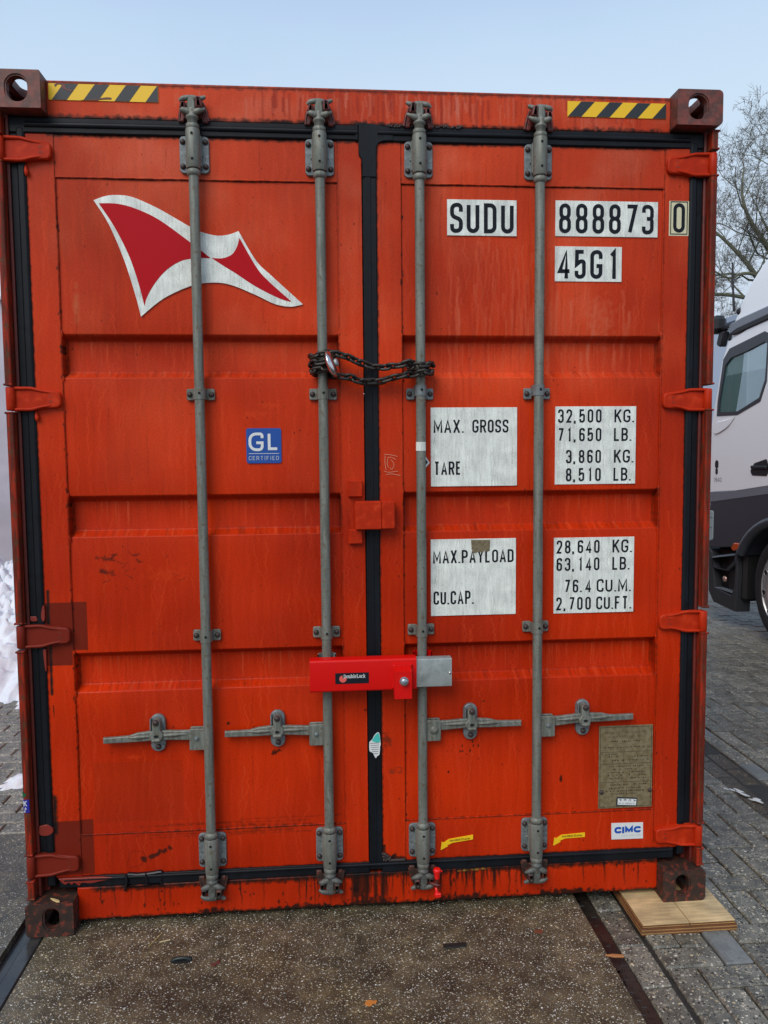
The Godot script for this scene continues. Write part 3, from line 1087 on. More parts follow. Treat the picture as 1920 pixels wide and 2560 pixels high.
func door_profile() -> Array:     # [y, z] of the pressed sheet from bottom to top
	var flat := -0.067
	var deep := -0.104
	var pr := [[0.322, flat]]
	for r in [[0.836, 0.982], [1.380, 1.528], [1.923, 2.075]]:
		for k in 7:
			var t := k / 6.0
			var e := t * t * (3 - 2 * t)
			pr.append([r[0] + 0.026 * t, lerpf(flat, deep, lerpf(t, e, 0.55))])
		pr.append([(r[0] + r[1]) / 2, deep])
		for k in 7:
			var t := k / 6.0
			var e := t * t * (3 - 2 * t)
			pr.append([r[1] - 0.026 + 0.026 * t, lerpf(deep, flat, lerpf(t, e, 0.55))])
	pr.append([2.592, flat])
	# fill long gaps
	var full := []
	for i in pr.size() - 1:
		var n := maxi(1, int((pr[i + 1][0] - pr[i][0]) / 0.05))
		for k in n:
			full.append([lerpf(pr[i][0], pr[i + 1][0], float(k) / n), lerpf(pr[i][1], pr[i + 1][1], float(k) / n)])
	full.append(pr[pr.size() - 1])
	return full

func make_door(s: float) -> void:
	var dent := FastNoiseLite.new()
	dent.frequency = 2.2
	dent.fractal_octaves = 3
	dent.seed = 21 if s < 0 else 22
	var root := Node3D.new()
	root.name = "door"
	box_root.add_child(root, true)
	var b := MB.new()
	var rows := []
	for p in door_profile():
		var row := []
		for k in 31:
			var x := s * lerpf(0.104, 1.046, k / 30.0)
			row.append(Vector3(x, p[0], p[1] + dent.get_noise_2d(x, p[0]) * 0.0032))
		rows.append(row)
	b.grid(rows, Vector3(0, 0, 1))
	part("pressed_sheet", b, M.paint, root)
	b = MB.new()
	for q in [[0.026, 0.108, 0.178, 2.724, DOOR], [1.043, 1.134, 0.178, 2.724, DOOR], [0.108, 1.043, 2.588, 2.724, DOOR - 0.0025], [0.108, 1.043, 0.178, 0.326, DOOR - 0.0025]]:
		var x0: float = minf(s * q[0], s * q[1])
		var x1: float = maxf(s * q[0], s * q[1])
		# stiles and rails are slightly bowed plates
		var rr := []
		var ny := maxi(2, int((q[3] - q[2]) / 0.06))
		var nx := maxi(2, int((x1 - x0) / 0.06))
		for j in ny + 1:
			var row := []
			for i in nx + 1:
				var x := lerpf(x0, x1, float(i) / nx)
				var y := lerpf(q[2], q[3], float(j) / ny)
				row.append(Vector3(x, y, q[4] + dent.get_noise_2d(x * 2.0 + 7.0, y) * 0.0022))
			rr.append(row)
		b.grid(rr, Vector3(0, 0, 1))
		b.rect(x0, q[2], x1, q[3], -0.118, q[4] - 0.0032)
	part("door_frame", b, M.paint, root)
	b = MB.new()      # welds along the sheet's edges
	for line in [[0.108, 0.326, 0.108, 2.588], [1.043, 0.326, 1.043, 2.588], [0.108, 2.586, 1.043, 2.586], [0.108, 0.327, 1.043, 0.327]]:
		var path := PackedVector3Array()
		var n := 60
		for i in n + 1:
			var x := s * lerpf(line[0], line[2], float(i) / n)
			var y := lerpf(line[1], line[3], float(i) / n)
			path.append(Vector3(x + rng.randf_range(-1, 1) * 0.0008, y + rng.randf_range(-1, 1) * 0.0008, -0.0645))
		b.tube(path, [0.0036], 5)
	for y in [0.836, 0.982, 1.380, 1.528, 1.923, 2.075]:
		for x in [0.109, 1.041]:
			b.tube(V3([s * x, y - 0.012, -0.066, s * x, y, -0.062, s * x, y + 0.01, -0.066]), [0.003, 0.006, 0.003], 6)
	part("weld_seam", b, M.paint, root)
	# back of the door
	b = MB.new()
	b.rect(minf(s * 0.026, s * 1.134), 0.178, maxf(s * 0.026, s * 1.134), 2.724, -0.125, -0.119)
	part("inner_lining", b, M.side, root)

func gaskets() -> void:
	var g := Node3D.new()
	g.name = "door_seal"
	box_root.add_child(g, true)
	var b := MB.new()
	b.rect(-1.182, 2.722, -0.034, 2.773, -0.085, -0.054, 0.004)
	b.rect(0.02, 2.720, 1.182, 2.771, -0.085, -0.054, 0.004)
	for q in [[2.748, 0.010, -0.0565]]:
		for e in [[-1.13, -0.04], [0.03, 1.13]]:
			b.tube(V3([e[0], q[0], q[2], (e[0] + e[1]) / 2, q[0] + 0.0005, q[2], e[1], q[0] - 0.001, q[2]]), [q[1]], 8)
	part("top_seal", b, M.rubber, g)
	for s in [-1.0, 1.0]:
		b = MB.new()
		var w := [s * 1.132, s * 1.182]
		b.rect(minf(w[0], w[1]), 0.19, maxf(w[0], w[1]), 2.722, -0.09, -0.058, 0.004)
		b.rect(minf(s * 1.133, s * 1.160), 0.15, maxf(s * 1.133, s * 1.160), 2.74, -0.09, -0.051, 0.006)
		part("side_seal", b, M.rubber, g)
	b = MB.new()
	b.rect(-0.023, 0.15, 0.025, 2.72, -0.085, -0.056, 0.003)
	b.rect(-0.018, 0.15, 0.008, 2.70, -0.085, -0.0535, 0.005)
	# moulded T-piece at the head
	b.prism(V2([-0.0235, 2.60, -0.0225, 2.645, -0.0265, 2.662, -0.0345, 2.674, -0.035, 2.70, -0.035, 2.781, 0.01, 2.777, 0.07, 2.768, 0.085, 2.755, 0.085, 2.722, 0.05, 2.720, 0.034, 2.714, 0.0265, 2.70, 0.0255, 2.60]), -0.08, -0.0515, 0.003)
	b.rect(-0.046, 2.72, -0.036, 2.774, -0.08, -0.050, 0.003)
	part("middle_seal", b, M.rubber, g)
	b = MB.new()
	b.rect(-1.12, 0.139, -0.022, 0.179, -0.085, -0.052, 0.006)
	b.rect(0.024, 0.137, 1.12, 0.178, -0.085, -0.052, 0.006)
	b.tube(V3([-1.1, 0.172, -0.0525, 0, 0.1725, -0.052, 1.1, 0.172, -0.0525]), [0.006], 8)
	part("bottom_seal", b, M.rubber, g)
	# tape wrapped round the seal, its edges crumpled
	b = MB.new()
	b.prism(smooth2(V2([-0.888, 0.134, -0.882, 0.155, -0.889, 0.172, -0.882, 0.186, -0.85, 0.183, -0.815, 0.1845, -0.79, 0.187, -0.764, 0.189, -0.759, 0.17, -0.765, 0.15, -0.762, 0.139, -0.80, 0.139, -0.84, 0.136, -0.87, 0.137]), 2), -0.06, -0.0455, 0.004)
	b.tube(V3([-0.888, 0.186, -0.046, -0.884, 0.165, -0.043, -0.889, 0.137, -0.044, -0.893, 0.124, -0.05]), [0.004], 6)
	b.tube(V3([-0.818, 0.186, -0.044, -0.815, 0.16, -0.0435, -0.817, 0.138, -0.045]), [0.0025], 5)
	part("black_tape", b, tri_mat(M.rubber.albedo_texture, 1.2, 0.42, 0.0, true, null, 1.0, c8(190, 200, 215)), g)
	# red paint that was brushed over the seal
	b = MB.new()
	var brushed := mat(c8(128, 38, 26), 0.35)
	b.prism(smooth2(V2([-1.12, 0.180, -1.10, 0.158, -1.085, 0.164, -1.075, 0.156, -1.065, 0.163, -1.05, 0.15, -1.04, 0.161, -1.01, 0.158, -0.97, 0.165, -0.93, 0.171, -0.94, 0.1765, -1.0, 0.1785]), 3), -0.06, -0.0475, 0.001)
	part("brushed_over_paint", b, brushed, g)
	b = MB.new()
	b.prism(smooth2(V2([-1.178, 0.372, -1.178, 0.342, -1.15, 0.338, -1.132, 0.35, -1.135, 0.366, -1.15, 0.378]), 3), -0.06, -0.0495, 0.001)
	part("brushed_over_paint", b, brushed, g)
	b = MB.new()
	b.prism(smooth2(V2([-1.136, 1.15, -1.142, 1.12, -1.139, 1.10, -1.131, 1.10, -1.129, 1.13, -1.131, 1.155]), 3), -0.06, -0.0497, 0.001)
	part("brushed_over_paint", b, brushed, g)
	b = MB.new()
	b.prism(smooth2(V2([-1.141, 1.00, -1.136, 0.93, -1.131, 0.93, -1.130, 1.0]), 3), -0.06, -0.0497, 0.001)
	part("brushed_over_paint", b, brushed, g)
	b = MB.new()
	b.prism(smooth2(V2([-1.178, 1.115, -1.176, 1.10, -1.155, 1.10, -1.158, 1.115]), 3), -0.06, -0.0497, 0.001)
	part("brushed_over_paint", b, brushed, g)
	# squeezed-out sealant beside the foot of the middle seal
	b = MB.new()
	for i in 60:
		var x := rng.randf_range(0.026, 0.105)
		var p := Vector3(x, 0.182 + maxf(0.0, 0.05 - (x - 0.026) * 1.4) * rng.randf() * 0.9, -0.057)
		b.xf = bead(p, Vector3(rng.randf_range(-0.5, 0.5), rng.randf_range(-0.5, 0.5), 1))
		b.lathe([Vector2(0.006, 0), Vector2(0.005, 0.004), Vector2(0.0, 0.006)], 6, 0.0)
	for i in 60:
		var p := Vector3(rng.randf_range(0.06, 0.32), 2.772 + rng.randf_range(-0.004, 0.003), -0.054)
		b.xf = bead(p, Vector3(rng.randf_range(-0.5, 0.5), rng.randf_range(-0.5, 0.5), 1))
		b.lathe([Vector2(0.005, 0), Vector2(0.004, 0.003), Vector2(0.0, 0.005)], 6, 0.0)
	tag(part("sealant_lumps", b, mat(c8(46, 34, 32), 0.6), g), "", "", "", "stuff")

func make_body() -> void:
	var b := MB.new()
	# header with its rounded upper edge
	b.rect(-1.06, 2.768, 1.06, 2.885, -0.16, FACE, 0.006)
	b.tube(V3([-1.058, 2.884, -0.064, 0, 2.8845, -0.064, 1.058, 2.884, -0.064]), [0.0085], 8)
	part("door_header", b, M.paint, box_root)
	b = MB.new()
	# sill, its lower edge knocked about
	var low := [Vector2(1.06, 0.14), Vector2(-1.06, 0.14), Vector2(-1.06, 0.018)]
	var nz := FastNoiseLite.new()
	nz.frequency = 5.0
	for i in 41:
		var x := lerpf(-1.05, 1.05, i / 40.0)
		low.append(Vector2(x, 0.018 + nz.get_noise_1d(x) * 0.004))
	low.append(Vector2(1.06, 0.018))
	b.prism(PackedVector2Array(low), -0.16, FACE, 0.005)
	part("door_sill", b, M.paint, box_root)
	for s in [-1.0, 1.0]:
		b = MB.new()
		b.rect(minf(s * 1.165, s * 1.214), 0.118, maxf(s * 1.165, s * 1.214), 2.778, -0.2, -0.09)
		b.rect(minf(s * 1.181, s * 1.192), 0.118, maxf(s * 1.181, s * 1.192), 2.778, -0.09, -0.050, 0.003)
		part("corner_post", b, M.post_dark, box_root)
		# outer bar of the post, cut away where the hinge knuckles sit
		var last := 0.118
		for h in [[0.196, 0.277], [1.008, 1.090], [1.816, 1.893], [2.628, 2.702], [2.778, 2.778]]:
			if h[0] - last > 0.02:
				b = MB.new()
				var y0 := last + 0.004
				var y1: float = h[0] - 0.006
				b.prism(round_poly([[s * 1.193, -0.02, 0.006], [s * 1.2185, -0.02, 0.011], [s * 1.2185, -0.09, 0.0], [s * 1.193, -0.09, 0.0]], 4), 0.0, 1.0)
				for i in b.v.size():
					var p := b.v[i]
					var nn := b.n[i]
					var t := p.z
					var lip := 0.0
					b.v[i] = Vector3(p.x, lerpf(y0, y1, t), p.y)
					b.n[i] = Vector3(nn.x, nn.z, nn.y)
				for i in range(0, b.ix.size(), 3):
					var q := b.ix[i + 1]
					b.ix[i + 1] = b.ix[i + 2]
					b.ix[i + 2] = q
				b.box(Vector3(s * 1.2065, y1 - 0.003, -0.048), Vector3(0.029, 0.007, 0.06), 0.002)
				b.box(Vector3(s * 1.2065, y0 + 0.003, -0.048), Vector3(0.029, 0.007, 0.06), 0.002)
				part("hinge_post_bar", b, M.post, box_root)
			last = h[1]
	# long sides: ribbed sheet between a top and a bottom rail
	for s in [-1.0, 1.0]:
		b = MB.new()
		var zs := []
		var z := -0.2
		while z > -12.0:
			zs.append([z, 1.205])
			zs.append([z - 0.07, 1.205])
			zs.append([z - 0.138, 1.17])
			zs.append([z - 0.208, 1.17])
			z -= 0.276
		var ra := []
		var rb := []
		for q in zs:
			ra.append(Vector3(s * q[1], 0.15, q[0]))
			rb.append(Vector3(s * q[1], 2.83, q[0]))
		for i in ra.size() - 1:
			b.flat([ra[i], ra[i + 1], rb[i + 1], rb[i]], Vector3(s, 0, 0.01))
		part("side_wall", b, M.side, box_root)
		b = MB.new()
		b.box(Vector3(s * 1.18, 0.09, -6.1), Vector3(0.06, 0.14, 11.85), 0.006)
		part("bottom_side_rail", b, M.side, box_root)
		b = MB.new()
		b.box(Vector3(s * 1.185, 2.85, -6.1), Vector3(0.05, 0.07, 11.85), 0.006)
		part("top_side_rail", b, M.side, box_root)
	b = MB.new()
	b.box(Vector3(0, 2.868, -6.1), Vector3(2.33, 0.012, 11.9))
	part("roof", b, M.side, box_root)
	b = MB.new()
	b.box(Vector3(0, 0.13, -6.1), Vector3(2.31, 0.05, 11.9))
	part("floor", b, M.side, box_root)
	b = MB.new()
	b.box(Vector3(0, 1.45, -12.13), Vector3(2.36, 2.8, 0.06))
	for s in [-1.0, 1.0]:
		b.box(Vector3(s * 1.15, 1.448, -12.1), Vector3(0.1, 2.66, 0.14), 0.01)
	part("front_wall", b, M.side, box_root)
	for s in [-1.0, 1.0]:
		casting(s, 2.778, 0.0, false)
		casting(s, 0.0, 0.0, false)
		casting(s, 2.778, -12.192, true)
		casting(s, 0.0, -12.192, true)

func hinge(s: float, yc: float, m: Material) -> void:
	# strap hinge: knuckle on the post, blade across the seal, two raised ribs, round tip
	var b := MB.new()
	var h := 0.039
	b.xf = Transform3D(Basis.IDENTITY, Vector3(s * 1.205, yc - h, -0.036))
	b.lathe([Vector2(0, 0), Vector2(0.012, 0), Vector2(0.0145, 0.004), Vector2(0.0145, h * 2 - 0.004), Vector2(0.012, h * 2), Vector2(0, h * 2)], 14, 0.5)
	b.xf = Transform3D.IDENTITY
	var out := [[s * 1.212, yc - h, 0.0], [s * 1.14, yc - h + 0.001, 0.01], [s * 1.10, yc - h + 0.008, 0.01], [s * 1.046, yc - h + 0.010, 0.016], [s * 1.046, yc + h - 0.015, 0.016], [s * 1.10, yc + h - 0.008, 0.01], [s * 1.14, yc + h - 0.001, 0.01], [s * 1.212, yc + h, 0.0]]
	b.prism(round_poly(out, 4), -0.062, -0.041, 0.004)
	for q in [1.0, -1.0]:
		var p := smooth3(V3([s * 1.203, yc + q * (h - 0.003), -0.036, s * 1.175, yc + q * (h - 0.004), -0.038, s * 1.14, yc + q * (h - 0.0045), -0.041, s * 1.11, yc + q * (h - 0.012), -0.041, s * 1.072, yc + q * (h - 0.019), -0.043]), 4)
		b.tube(p, [0.0055, 0.0055, 0.006, 0.006, 0.006, 0.006, 0.006, 0.006, 0.006, 0.006, 0.006, 0.005, 0.005, 0.0045, 0.004, 0.003, 0.002], 8)
	var o := part("hinge", b, m, box_root)
	b = MB.new()
	b.xf = Transform3D(Basis(Vector3.BACK, PI / 2), Vector3(s * 1.079 + 0.007, yc - 0.012, -0.0405))
	words(b, "X Y", 0.0, 0.024, 0.0, 0.011, 0.0, 0.18)
	part("cast_letters", b, M.rust_red, o)

func cam(s: float, x: float, top: bool, parent: Node) -> void:
	# forged cam head: neck, body and two pairs of claws
	var b := MB.new()
	var q := 1.0 if top else -1.0
	b.xf = Transform3D(Basis(Vector3(1, 0, 0), Vector3(0, q, 0), Vector3(0, 0, 1)) if top else Basis(Vector3(-1, 0, 0), Vector3(0, -1, 0), Vector3(0, 0, 1)), Vector3(x, 2.768 if top else 0.158, -0.026))
	var e := s if top else -s
	b.lathe([Vector2(0.0165, -0.05), Vector2(0.0165, -0.004), Vector2(0.0205, -0.001), Vector2(0.0205, 0.005), Vector2(0.0165, 0.009), Vector2(0.018, 0.02), Vector2(0.015, 0.03), Vector2(0.0, 0.032)], 14, 0.5)
	b.prism(V2([-0.013, 0.01, 0.013, 0.01, 0.014, 0.04, 0.0115, 0.066, -0.0115, 0.066, -0.014, 0.04]), -0.016, 0.014, 0.005)
	b.tube(smooth3(V3([e * -0.038, 0.055, 0.0, e * -0.026, 0.060, 0.006, 0, 0.064, 0.004, e * 0.026, 0.062, 0.002, e * 0.044, 0.070, -0.002]), 3), [0.006, 0.007, 0.008, 0.009, 0.009, 0.009, 0.009, 0.009, 0.008, 0.008, 0.008, 0.007, 0.005], 8)
	b.tube(smooth3(V3([e * -0.036, 0.028, 0.0, e * -0.026, 0.023, 0.008, 0, 0.016, 0.004, e * 0.026, 0.022, 0.008, e * 0.04, 0.032, -0.002]), 3), [0.005, 0.006, 0.008, 0.01, 0.011, 0.012, 0.012, 0.012, 0.011, 0.01, 0.008, 0.006, 0.005], 8)
	part("cam_head", b, M.cast if not top else M.zinc, parent)

func keeper(s: float, x: float, top: bool) -> void:
	var b := MB.new()
	var q := 1.0 if top else -1.0
	var y := 2.768 if top else 0.158
	b.xf = Transform3D(Basis(Vector3(1, 0, 0), Vector3(0, q, 0), Vector3(0, 0, 1)) if top else Basis(Vector3(-1, 0, 0), Vector3(0, -1, 0), Vector3(0, 0, 1)), Vector3(x, y, 0))
	var e := s if top else -s
	b.prism(round_poly([[-0.046, -0.004, 0.004], [-0.03, -0.004, 0.004], [-0.026, 0.008, 0.006], [0.026, 0.008, 0.006], [0.03, -0.006, 0.004], [0.05, -0.006, 0.004], [0.048, 0.025, 0.012], [0.036, 0.062, 0.01], [-0.034, 0.06, 0.01], [-0.044, 0.024, 0.012]], 3), -0.06, -0.044, 0.004)
	b.xf.origin += Vector3.ZERO
	b.prism(round_poly([[e * 0.014, 0.028, 0.003], [e * 0.036, 0.030, 0.004], [e * 0.03, 0.064, 0.006], [e * 0.014, 0.066, 0.004]], 3), -0.05, -0.006, 0.005)
	b.prism(round_poly([[e * -0.04, 0.028, 0.004], [e * -0.018, 0.026, 0.003], [e * -0.02, 0.05, 0.004], [e * -0.034, 0.052, 0.006]], 3), -0.05, -0.012, 0.005)
	b.tube(smooth3(V3([e * 0.03, 0.062, -0.048, e * 0.042, 0.036, -0.046, e * 0.05, 0.0, -0.048]), 3), [0.005], 6)
	b.tube(smooth3(V3([e * -0.03, 0.056, -0.048, e * -0.041, 0.03, -0.046, e * -0.045, -0.002, -0.048]), 3), [0.005], 6)
	part("cam_keeper", b, M.lugs if top else M.rust, box_root)

func bearing(x: float, y0: float, y1: float, top: bool) -> void:
	# plate riveted to the door with the rod's sleeve across it
	var b := MB.new()
	var yc := (y0 + y1) / 2
	b.prism(rrect(x - 0.0485, y0, x + 0.0485, y1, 0.014, 4), -0.062, -0.053, 0.002)
	var sl := MB.new()
	var lo := y0 + 0.006 if top else y0 - 0.008
	var hi := y1 + 0.012 if top else y1 - 0.006
	sl.xf = Transform3D(Basis.IDENTITY, Vector3(x, 0, -0.030))
	sl.lathe([Vector2(0.017, lo), Vector2(0.0225, lo), Vector2(0.0240, lo + 0.003), Vector2(0.0240, hi - 0.003), Vector2(0.0225, hi), Vector2(0.017, hi)], 18, 0.5)
	sl.xf = Transform3D.IDENTITY
	sl.box(Vector3(x, (lo + hi) / 2, -0.046), Vector3(0.052, hi - lo - 0.02, 0.016), 0.005)
	for s in [-1.0, 1.0]:
		sl.prism(V2([x + s * 0.022, yc - 0.012, x + s * 0.031, yc - 0.004, x + s * 0.022, yc + 0.004]), -0.055, -0.047, 0.002)
	var o := part("bearing_bracket", b, M.zinc_dark, box_root)
	part("sleeve", sl, M.zinc, o)
	for sx in [-0.0375, 0.0375]:
		for y in [y0 + 0.021, y1 - 0.019]:
			put_rivet(o, Vector3(x + sx, y, -0.053))
	for y in [lo + 0.025, hi - 0.02]:
		again("grease_hole", plug_mesh, M.hole, o, bead(Vector3(x, y, -0.0058), Vector3(0, 0, 1)))

func guide(x: float, yc: float, lifted: bool) -> void:
	var b := MB.new()
	b.prism(rrect(x - 0.0475, yc - 0.0195, x - 0.0175, yc + 0.0195, 0.006, 3), -0.062, -0.054, 0.002)
	b.prism(rrect(x + 0.0175, yc - 0.0195, x + 0.0475, yc + 0.0195, 0.006, 3), -0.062, -0.054, 0.002)
	var dy := 0.01 if lifted else 0.0
	# strap bent round the rod
	var prof := []
	for k in 13:
		var a := PI * k / 12.0
		prof.append([cos(a) * 0.0205, -0.034 + sin(a) * 0.0225])
	prof.push_front([0.0205, -0.058])
	prof.append([-0.0205, -0.058])
	for k in prof.size() - 1:
		var p: Array = prof[k]
		var q: Array = prof[k + 1]
		var nn := Vector3(q[1] - p[1], 0, -(q[0] - p[0]))
		if nn.dot(Vector3(p[0] + q[0], 0, 0.03)) < 0:
			nn = -nn
		var hh := 0.0185
		b.flat([Vector3(x + p[0], yc - hh + dy, p[1]), Vector3(x + q[0], yc - hh + dy, q[1]), Vector3(x + q[0], yc + hh + dy, q[1]), Vector3(x + p[0], yc + hh + dy, p[1])], nn)
		for e in [-1.0, 1.0]:
			var f := 0.82
			b.flat([Vector3(x + p[0], yc + e * hh + dy, p[1]), Vector3(x + q[0], yc + e * hh + dy, q[1]), Vector3(x + q[0] * f, yc + e * hh + dy, (q[1] + 0.034) * f - 0.034), Vector3(x + p[0] * f, yc + e * hh + dy, (p[1] + 0.034) * f - 0.034)], Vector3(0, e, 0))
	var o := part("rod_guide", b, M.zinc_dark if lifted else M.zinc, box_root)
	put_rivet(o, Vector3(x - 0.0365, yc, -0.054))
	put_rivet(o, Vector3(x + 0.0365, yc, -0.054))
	again("grease_hole", plug_mesh, M.hole, o, bead(Vector3(x + 0.002, yc + dy + 0.002, -0.0113), Vector3(0, 0, 1)))

func locking_rod(x: float, s: float) -> void:
	var b := MB.new()
	b.xf = Transform3D(Basis.IDENTITY, Vector3(x, 0, -0.030))
	b.lathe([Vector2(0.0168, 0.17), Vector2(0.0168, 2.75)], 20)
	for q in [[2.594, 0.013], [0.322, 0.012]]:
		b.lathe([Vector2(0.0168, q[0] - q[1] * 0.8), Vector2(0.0225, q[0] - q[1] * 0.5), Vector2(0.0225, q[0] + q[1] * 0.5), Vector2(0.0168, q[0] + q[1])], 18, 0.3)
	for q in [2.742, 0.176]:
		b.lathe([Vector2(0.0168, q - 0.012), Vector2(0.022, q - 0.008), Vector2(0.022, q + 0.006), Vector2(0.0168, q + 0.011)], 18, 0.3)
	var o := part("locking_rod", b, M.zinc, box_root)
	cam(s, x, true, o)
	cam(s, x, false, o)
	keeper(s, x, true)
	keeper(s, x, false)
	bearing(x, 2.602, 2.722, true)
	bearing(x, 0.193, 0.318, false)
	guide(x, 1.868, x > 0)
	guide(x, 1.034, false)

func handle(x: float, s: float, tilt: float) -> void:
	# s: side the lever points to, measured from its rod
	var hx := x + s * 0.178
	var y := 0.690
	var b := MB.new()
	b.prism(rrect(hx - 0.0255, 0.624, hx + 0.0255, 0.757, 0.025, 5), -0.066, -0.052, 0.003)
	b.rect(hx - 0.024, 0.70, hx - 0.02, 0.745, -0.052, -0.036)
	var hub := part("handle_hub", b, M.zinc_dark, box_root)
	put_rivet(hub, Vector3(hx + 0.001, 0.642, -0.052), 1.05)
	b = MB.new()
	b.prism(round_poly([[hx - 0.014, 0.747, 0.013], [hx - 0.014, 0.708, 0.004], [hx - 0.024, 0.694, 0.004], [hx - 0.024, 0.686, 0.004], [hx - 0.016, 0.672, 0.008], [hx - 0.008, 0.663, 0.006], [hx + 0.010, 0.663, 0.006], [hx + 0.016, 0.672, 0.008], [hx + 0.023, 0.686, 0.004], [hx + 0.023, 0.694, 0.004], [hx + 0.014, 0.708, 0.004], [hx + 0.014, 0.747, 0.013]], 3), -0.052, -0.022, 0.004)
	b.box(Vector3(hx, 0.676, -0.019), Vector3(0.03, 0.01, 0.012), 0.003)
	var ca := part("handle_catch", b, M.zinc, hub)
	again("seal_hole", plug_mesh, M.hole, hub, bead(Vector3(hx, 0.689, -0.0212), Vector3(0, 0, 1)).scaled_local(Vector3(1.8, 1, 1.1)))
	put_rivet(hub, Vector3(hx, 0.738, -0.022), 1.15)
	# lever: clevis end, twisted middle with two ridges, flat grip
	b = MB.new()
	b.xf = Transform3D(Basis(Vector3(0, 0, 1), tilt), Vector3(x + s * 0.03, y, 0))
	var st := [[0.0, 0.0175, 0.0], [0.05, 0.017, 0.0], [0.09, 0.0165, 0.003], [0.13, 0.017, 0.006], [0.17, 0.017, 0.006], [0.215, 0.0155, 0.004], [0.245, 0.0115, 0.0], [0.29, 0.0105, 0.0], [0.332, 0.0105, 0.0]]
	var up := PackedVector2Array()
	for q in st:
		up.append(Vector2(s * q[0], q[1] + q[2] - 0.004))
	for i in range(st.size() - 1, -1, -1):
		up.append(Vector2(s * st[i][0], -st[i][1] + st[i][2] - 0.004))
	b.prism(up, -0.047, -0.034, 0.003)
	for q in [[0.045, 0.145], [0.165, 0.25]]:
		b.tube(V3([s * q[0], 0.001, -0.034, s * (q[0] + q[1]) / 2, 0.004, -0.030, s * q[1], 0.003, -0.034]), [0.002, 0.008, 0.002], 6)
	var lev := part("door_handle", b, M.zinc, box_root)
	b = MB.new()
	b.xf = Transform3D(Basis(Vector3(0, 0, 1), tilt), Vector3(x + s * 0.03, y, 0))
	var xa := 0.281 if s > 0 else -0.328
	var xb := 0.238 if s > 0 else -0.286
	words(b, "SAE JIN", xa, xa + 0.04, -0.0075, 0.0015, -0.0335, 0.2)
	words(b, "SAE JIN", xb, xb + 0.038, -0.0125, -0.0045, -0.0335, 0.2)
	part("raised_letters", b, M.zinc_dark, lev)
	b = MB.new()
	b.prism(rrect(minf(x + s * 0.012, x + s * 0.066), 0.633, maxf(x + s * 0.012, x + s * 0.066), 0.709, 0.006, 3), -0.033, -0.026, 0.002)
	b.prism(rrect(minf(x + s * 0.012, x + s * 0.066), 0.633, maxf(x + s * 0.012, x + s * 0.066), 0.709, 0.006, 3), -0.057, -0.050, 0.002)
	b.box(Vector3(x + s * 0.02, 0.671, -0.041), Vector3(0.012, 0.07, 0.02), 0.002)
	var cl := part("lever_clevis", b, M.zinc, box_root)
	b = MB.new()
	b.xf = bead(Vector3(x + s * 0.041, 0.675, -0.027), Vector3(0, 0, 1))
	if x > 0 and x < 0.3:
		b.lathe([Vector2(0.016, 0), Vector2(0.0145, 0.005), Vector2(0.009, 0.009), Vector2(0, 0.010)], 12, 0.2)
	else:
		b.lathe([Vector2(0.0075, 0), Vector2(0.0075, 0.005), Vector2(0.006, 0.007), Vector2(0, 0.007)], 12, 0.5)
	part("pivot_pin", b, M.zinc if not (x < 0 or x > 0.3) else M.zinc_dark, cl)

# ---------------------------------------------------------------- lettering and stickers
const ZS := -0.0635    # stickers lie just proud of the sheet (their backs are sunk into it)

func sticker(called: String, poly: PackedVector2Array, m: Material, z := ZS, thick := 0.006, label := "") -> MeshInstance3D:
	var b := MB.new()
	b.prism(poly, z - thick, z)
	var o := part(called, b, m, box_root)
	if label: tag(o, label)
	return o

func plain_rect(x0: float, y0: float, x1: float, y1: float) -> PackedVector2Array:
	return V2([x0, y0, x1, y0, x1, y1, x0, y1])

func lettering(parent: Node, lines: Array, weight := 0.26, z := ZS + 0.0006, m: Material = null, gap := 0.25) -> void:
	var b := MB.new()
	for l in lines:
		words(b, l[0], l[1], l[2], l[3], l[4], z, weight, gap)
	part("lettering", b, m if m else M.ink, parent)

func type(called: String, s: String, font: String, bold: bool, x0: float, x1: float, y0: float, h: float, z: float, m: Material, parent: Node, tilt := 0.0) -> void:
	var t := TextMesh.new()
	var f := SystemFont.new()
	f.font_names = PackedStringArray([font])
	f.font_weight = 700 if bold else 400
	t.font = f
	t.text = s
	t.font_size = 32
	t.pixel_size = 0.01
	t.depth = 0.02
	t.curve_step = 2.0
	t.horizontal_alignment = HORIZONTAL_ALIGNMENT_LEFT
	t.vertical_alignment = VERTICAL_ALIGNMENT_BOTTOM
	var bb := t.get_aabb()
	var o := MeshInstance3D.new()
	o.name = called
	o.mesh = t
	o.material_override = m
	var k := Vector3((x1 - x0) / maxf(bb.size.x, 0.001), h / maxf(bb.size.y, 0.001), 0.02)
	o.transform = Transform3D(Basis(Vector3(0, 0, 1), tilt).scaled_local(k), Vector3(x0, y0, z) - Basis(Vector3(0, 0, 1), tilt) * Vector3(bb.position.x * k.x, bb.position.y * k.y, 0))
	parent.add_child(o, true)

